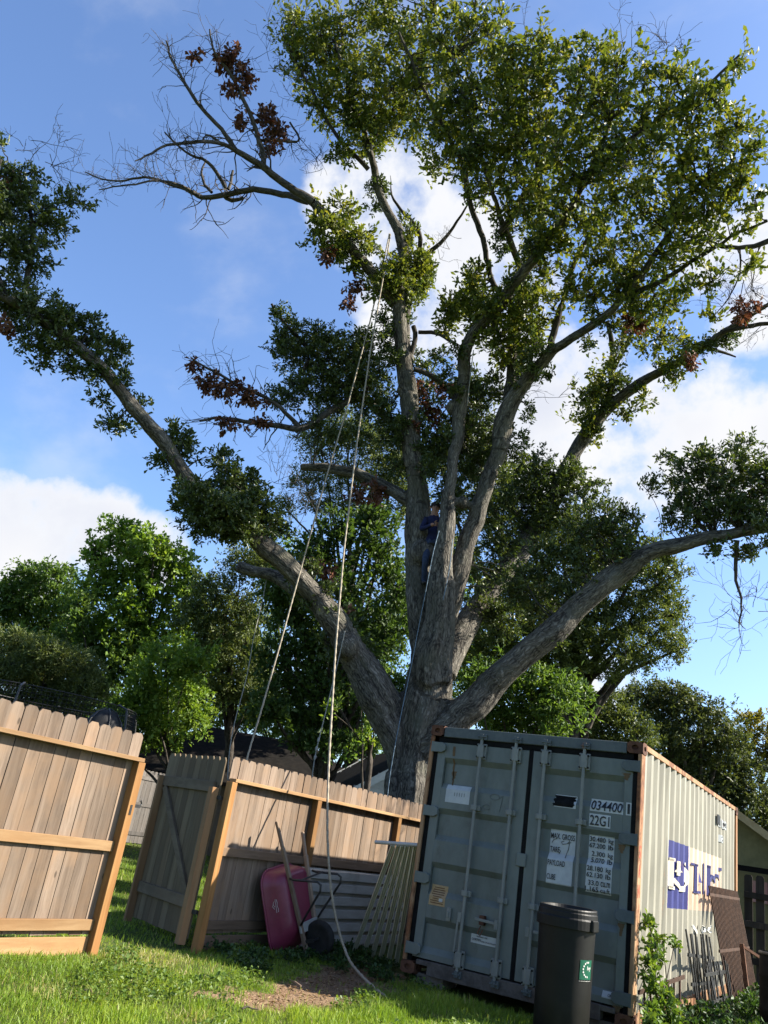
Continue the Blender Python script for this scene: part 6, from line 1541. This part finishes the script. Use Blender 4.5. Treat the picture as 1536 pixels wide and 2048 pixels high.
head = U(871, 1017, .02)
per = thing('person', 'climber in a navy shirt and jeans holding on high in the oak fork', 'person', tuple(head - np.array([0, 0, 1.62])))
hr = RH; fw = NH
def PB(a, b, c): return head + hr * a + fw * b + np.array([0, 0, c])      # right, away, up from the head centre
pv = [PB(.06, .10, -.72), PB(.05, .09, -.55), PB(.04, .07, -.36), PB(.02, .03, -.24), PB(.0, .0, -.15), PB(0, -.01, -.02), PB(.0, -.01, .06),
      PB(-.15, .02, -.27), PB(-.22, -.05, -.50), PB(-.06, -.25, -.46), PB(.00, -.30, -.44),
      PB(.19, .05, -.27), PB(.34, .02, -.46), PB(.24, -.24, -.42), PB(.19, -.30, -.41),
      PB(-.04, .06, -.80), PB(-.06, -.12, -1.12), PB(-.02, .05, -1.50), PB(-.02, -.08, -1.56),
      PB(.16, .10, -.80), PB(.27, -.02, -1.16), PB(.26, .08, -1.52), PB(.25, -.06, -1.58)]
pe = [(0, 1), (1, 2), (2, 3), (3, 4), (4, 5), (5, 6), (3, 7), (7, 8), (8, 9), (9, 10), (3, 11), (11, 12), (12, 13), (13, 14), (0, 15), (15, 16), (16, 17), (17, 18), (0, 19), (19, 20), (20, 21), (21, 22)]
prad = [.13, .125, .14, .11, .055, .085, .075, .068, .052, .040, .034, .068, .052, .040, .034, .088, .066, .048, .04, .088, .066, .048, .04]
hands = [pv[10], pv[14]]


def pmat(c):
    z = c[2] - head[2]
    if z > -.165: return 2
    for h_ in hands:
        if np.linalg.norm(c - h_) < .075: return 2
    if z < -.66: return 1 if z > -1.50 else 3
    return 0


skin_body('body', pv, pe, prad, ([M['shirt'], M['jeans'], M['skin'], M['black_metal']], pmat), per)
for h_, s in ((hands[0], 1), (hands[1], -1)):          # fingers closed on the stem
    for k in range(4):
        b0 = h_ + np.array([0, 0, .035 - .022 * k]) + hr * .01 * s; L_ = (.055, .062, .058, .045)[k]
        m = MB(); m.tube([b0, b0 + hr * s * L_ * .5 - fw * .025, b0 + hr * s * L_ - fw * .005, b0 + hr * s * L_ * 1.1 + fw * .02], [.0095, .009, .008, .006], 6); obj('finger', m, M['skin'], per, smooth=True)
    m = MB(); b0 = h_ + np.array([0, 0, .03]); m.tube([b0, b0 + hr * s * .02 + np.array([0, 0, .03]) - fw * .02, b0 + hr * s * .045 + np.array([0, 0, .045]) - fw * .02], [.011, .010, .008], 6); obj('thumb', m, M['skin'], per, smooth=True)
m = MB(); hc = head + np.array([0, 0, .045]) + fw * .02
m.lathe([(.002, .10)] + [(.105 * math.sin(a), .105 * math.cos(a)) for a in np.linspace(.2, 1.75, 8)], hc, 16, (0, 0, 1)); obj('hair', m, M['hair'], per, smooth=True)
for s in (-1, 1):
    obj('eye', MB().lathe([(.001, -.008), (.011, 0), (.001, .008)], head - fw * .088 + hr * s * .032 + np.array([0, 0, .012]), 8, tuple(fw)), M['hair'], per)
    obj('ear', MB().lathe([(.001, -.02), (.016, -.008), (.016, .012), (.001, .022)], head + hr * s * .088 + np.array([0, 0, 0]), 8, (0, 0, 1)), M['skin'], per, smooth=True)
m = MB(); c = head - fw * .085; m.tube([c + np.array([0, 0, .02]), c - fw * .02 + np.array([0, 0, -.02]), c - fw * .008 + np.array([0, 0, -.032])], [.009, .015, .008], 7); obj('nose', m, M['skin'], per, smooth=True)
obj('mouth', MB().tube([c - fw * .004 + hr * a + np.array([0, 0, -.055]) for a in (-.025, 0, .025)], .005, 5), M['terracotta'], per)
m = MB(); m.tube([PB(.06 + .15 * math.cos(a), .10 + .14 * math.sin(a), -.74) for a in np.linspace(0, 2 * math.pi, 17)], .022, 6, False); obj('harness_belt', m, M['black_metal'], per)

# ------------------------------------------------------------------ plants near the ground
def plant(name, label, bl, base, leaf, mat, seed, per=9, tips=2.0, ratio=.6, cat='vine', up=.3, group=None, stem_r=.008):
    th = thing(name, label, cat, tuple(base), group); g = np.random.default_rng(seed); base = np.array(base, float); sk = []
    for c, rr, den in bl:
        Q, rq = resample([base + g.normal(0, .02, 3) * [1, 1, 0], (base + c) / 2 + g.normal(0, .05, 3), c], [stem_r, stem_r * .8, stem_r * .5], .08); sk.append(Q)
        vv, ff_, bb = twig_arr(Q[None], rq[None], 4); np_obj('stem', vv, ff_, M['branch'], th, vec={'bk': bb})
    (lv, lf_, lr), wd = foliage(bl, np.concatenate(sk), leaf=leaf, per=per, tips=tips, seed=seed, ratio=ratio, twig_r=.002, hubr=.003, up=up)
    o = np_obj('leaves', lv, lf_, M[mat], th, attrs={'rnd': lr}); o['kind'] = 'stuff'
    o = np_obj('twigs', wd[0], wd[1], M['branch'], th, vec={'bk': wd[2]}); o['kind'] = 'stuff'
    return th


def xb(x, y, rx, ry, xx, den=1.0, deep=.10):
    c = onx(x, y, xx); s = ((c - CAM) @ RW[2]) / FPX; return (c, (rx * s, ry * s, deep), den)


plant('climbing_vine', 'bright green vine climbing the sunlit container corner', [xb(1300, 1850, 9, 22, 2.53), xb(1305, 1890, 11, 20, 2.55), xb(1300, 1930, 12, 22, 2.57), xb(1325, 1882, 14, 8, 2.55), xb(1350, 1885, 14, 7, 2.55), xb(1300, 1965, 15, 18, 2.6), xb(1315, 1920, 12, 16, 2.58), xb(1325, 1990, 20, 16, 2.68, 1, .15), xb(1330, 2015, 24, 18, 2.72, 1, .18), xb(1305, 2020, 16, 18, 2.70, 1, .15), xb(1340, 2040, 24, 16, 2.76, 1, .18), xb(1300, 2048, 18, 14, 2.75, 1, .15)], (2.62, .42, 0), .06, 'vine_leaf', 71, tips=4.5)
PX = [((2.75, 1.3, 0), [(0, 0, .14, .28, .14, .30), (.15, .25, .22, .25, .18, .3), (-.05, .5, .18, .3, .16, .3)], 'low dark weed clump between the vine and the black railings'),
      ((2.95, 2.3, 0), [(0, 0, .16, .3, .18, .3), (.2, .3, .25, .3, .2, .3), (.1, .75, .2, .3, .2, .3)], 'spreading weed clump at the foot of the black railings'),
      ((3.05, 3.4, 0), [(0, 0, .2, .3, .22, .3), (.12, .5, .3, .3, .25, .3), (-.1, .9, .2, .25, .2, .3)], 'taller weed clump before the tall rusty grille'),
      ((3.1, 1.0, 0), [(0, 0, .12, .3, .14, .3), (.2, .35, .14, .3, .16, .3)], 'low weed clump in front of the black drum'),
      ((3.3, 5.2, 0), [(0, 0, .25, .4, .3, .4), (.3, .6, .35, .4, .35, .4)], 'weed clump beside the dark fence')]
for i, (b_, l_, lab) in enumerate(PX):
    plant('weed_clump', lab, [(np.array([b_[0] + q[0], b_[1] + q[1], q[2]]), (q[3] * .85, q[4] * .75, q[5] * .85), 1.0) for q in l_], b_, .055, 'weed', 80 + i, tips=2.0, cat='weed', group='weeds by the container')
wl = [((-.55, .55, 0), 'leafy weed clump at the foot of the leaning strips'), ((-.15, .1, 0), 'leafy weed clump under the left door corner of the container'), ((-.95, -.55, 0), 'low weed clump before the wheelbarrow wheel'), ((-.75, -.05, 0), 'low weed clump between the barrow and the trailing rope'), ((-1.35, -1.1, 0), 'low weed clump along the fence beside the pink tray'), ((-.9, -1.5, 0), 'broad leaved weed clump in the sun near the fence shadow'), ((-1.25, .75, 0), 'leafy weed clump under the ribbed sheet')]
for i, (b_, lab) in enumerate(wl):
    g = np.random.default_rng(300 + i)
    plant('weed_clump', lab, [(np.array([b_[0] + g.normal(0, .16), b_[1] + g.normal(0, .16), .05]), (g.uniform(.14, .24), .055, g.uniform(.14, .24)), 1.0) for _ in range(5)], b_, .042, 'weed', 90 + i, tips=1.5, cat='weed', group='weeds in the lawn', stem_r=.003)
# small broad leaves mixed into the lawn, and dry litter on the bare earth
r = np.random.default_rng(61)
x = r.uniform(-1.7, 3.2, 60000); y = r.uniform(-5.2, .2, 60000); D = dirt_d(x, y)
patch_ = np.sin(2.2 * x + 1.1 * y) * np.sin(1.7 * y - .8 * x + .5) + .4 * np.sin(5 * x + 4 * y)
k = (patch_ > .15) & (D < .02) & ~in_footprint(x, y) & (r.random(len(x)) < .55)
x, y = x[k], y[k]; P = np.stack([x, y, hz(x, y) + r.uniform(.01, .07, len(x))], 1); Dn = r.normal(0, 1, (len(x), 3)); Dn[:, 2] = np.abs(Dn[:, 2]) * .5
lv, lf_ = leaves_arr(P, Dn, r.uniform(.02, .045, len(x)), .7, seed=62, upbias=1.6)
o = np_obj('clover', lv, lf_, M['vine_leaf'], attrs={'rnd': np.repeat(r.random(len(x)), 4)}); o['kind'] = 'stuff'
x = r.uniform(-1.2, 1.6, 26000); y = r.uniform(-4.2, .4, 26000); D = dirt_d(x, y); k = (D > -.06) | (r.random(len(x)) < .03)
x, y = x[k], y[k]; P = np.stack([x, y, hz(x, y) - .012 + r.uniform(.0, .012, len(x))], 1); Dn = r.normal(0, 1, (len(x), 3)); Dn[:, 2] *= .12
k = r.random(len(x)) < .16
lv, lf_ = leaves_arr(P[k], Dn[k], r.uniform(.015, .06, k.sum()), .28, seed=63, upbias=2.5)
o = np_obj('leaf_litter', lv, lf_, M['litter'], attrs={'rnd': np.repeat(r.random(k.sum()), 4)}); o['kind'] = 'stuff'
for i, (px_, py_, an, ln, lab) in enumerate(((180, 1985, .6, .16, 'short dark stick lying in the sunny lawn by the left fence'), (590, 1965, 2.6, .28, 'pale bent stick lying on the shaded bare earth'), (500, 2018, 1.2, .14, 'small dark stick on the sunlit bare earth'))):
    c = onz(px_, py_, .03); d = np.array([math.cos(an), math.sin(an), 0]); q = np.array([-d[1], d[0], 0])
    o = obj('stick', MB().tube([c - d * ln / 2, c - d * ln * .1 + q * .02 + [0, 0, .012], c + d * ln * .2 + q * .012, c + d * ln / 2], [.007, .008, .006, .004], 6), M['barrow_wood' if i == 1 else 'dark_picket'], origin=tuple(c)); tag(o, lab, 'stick')
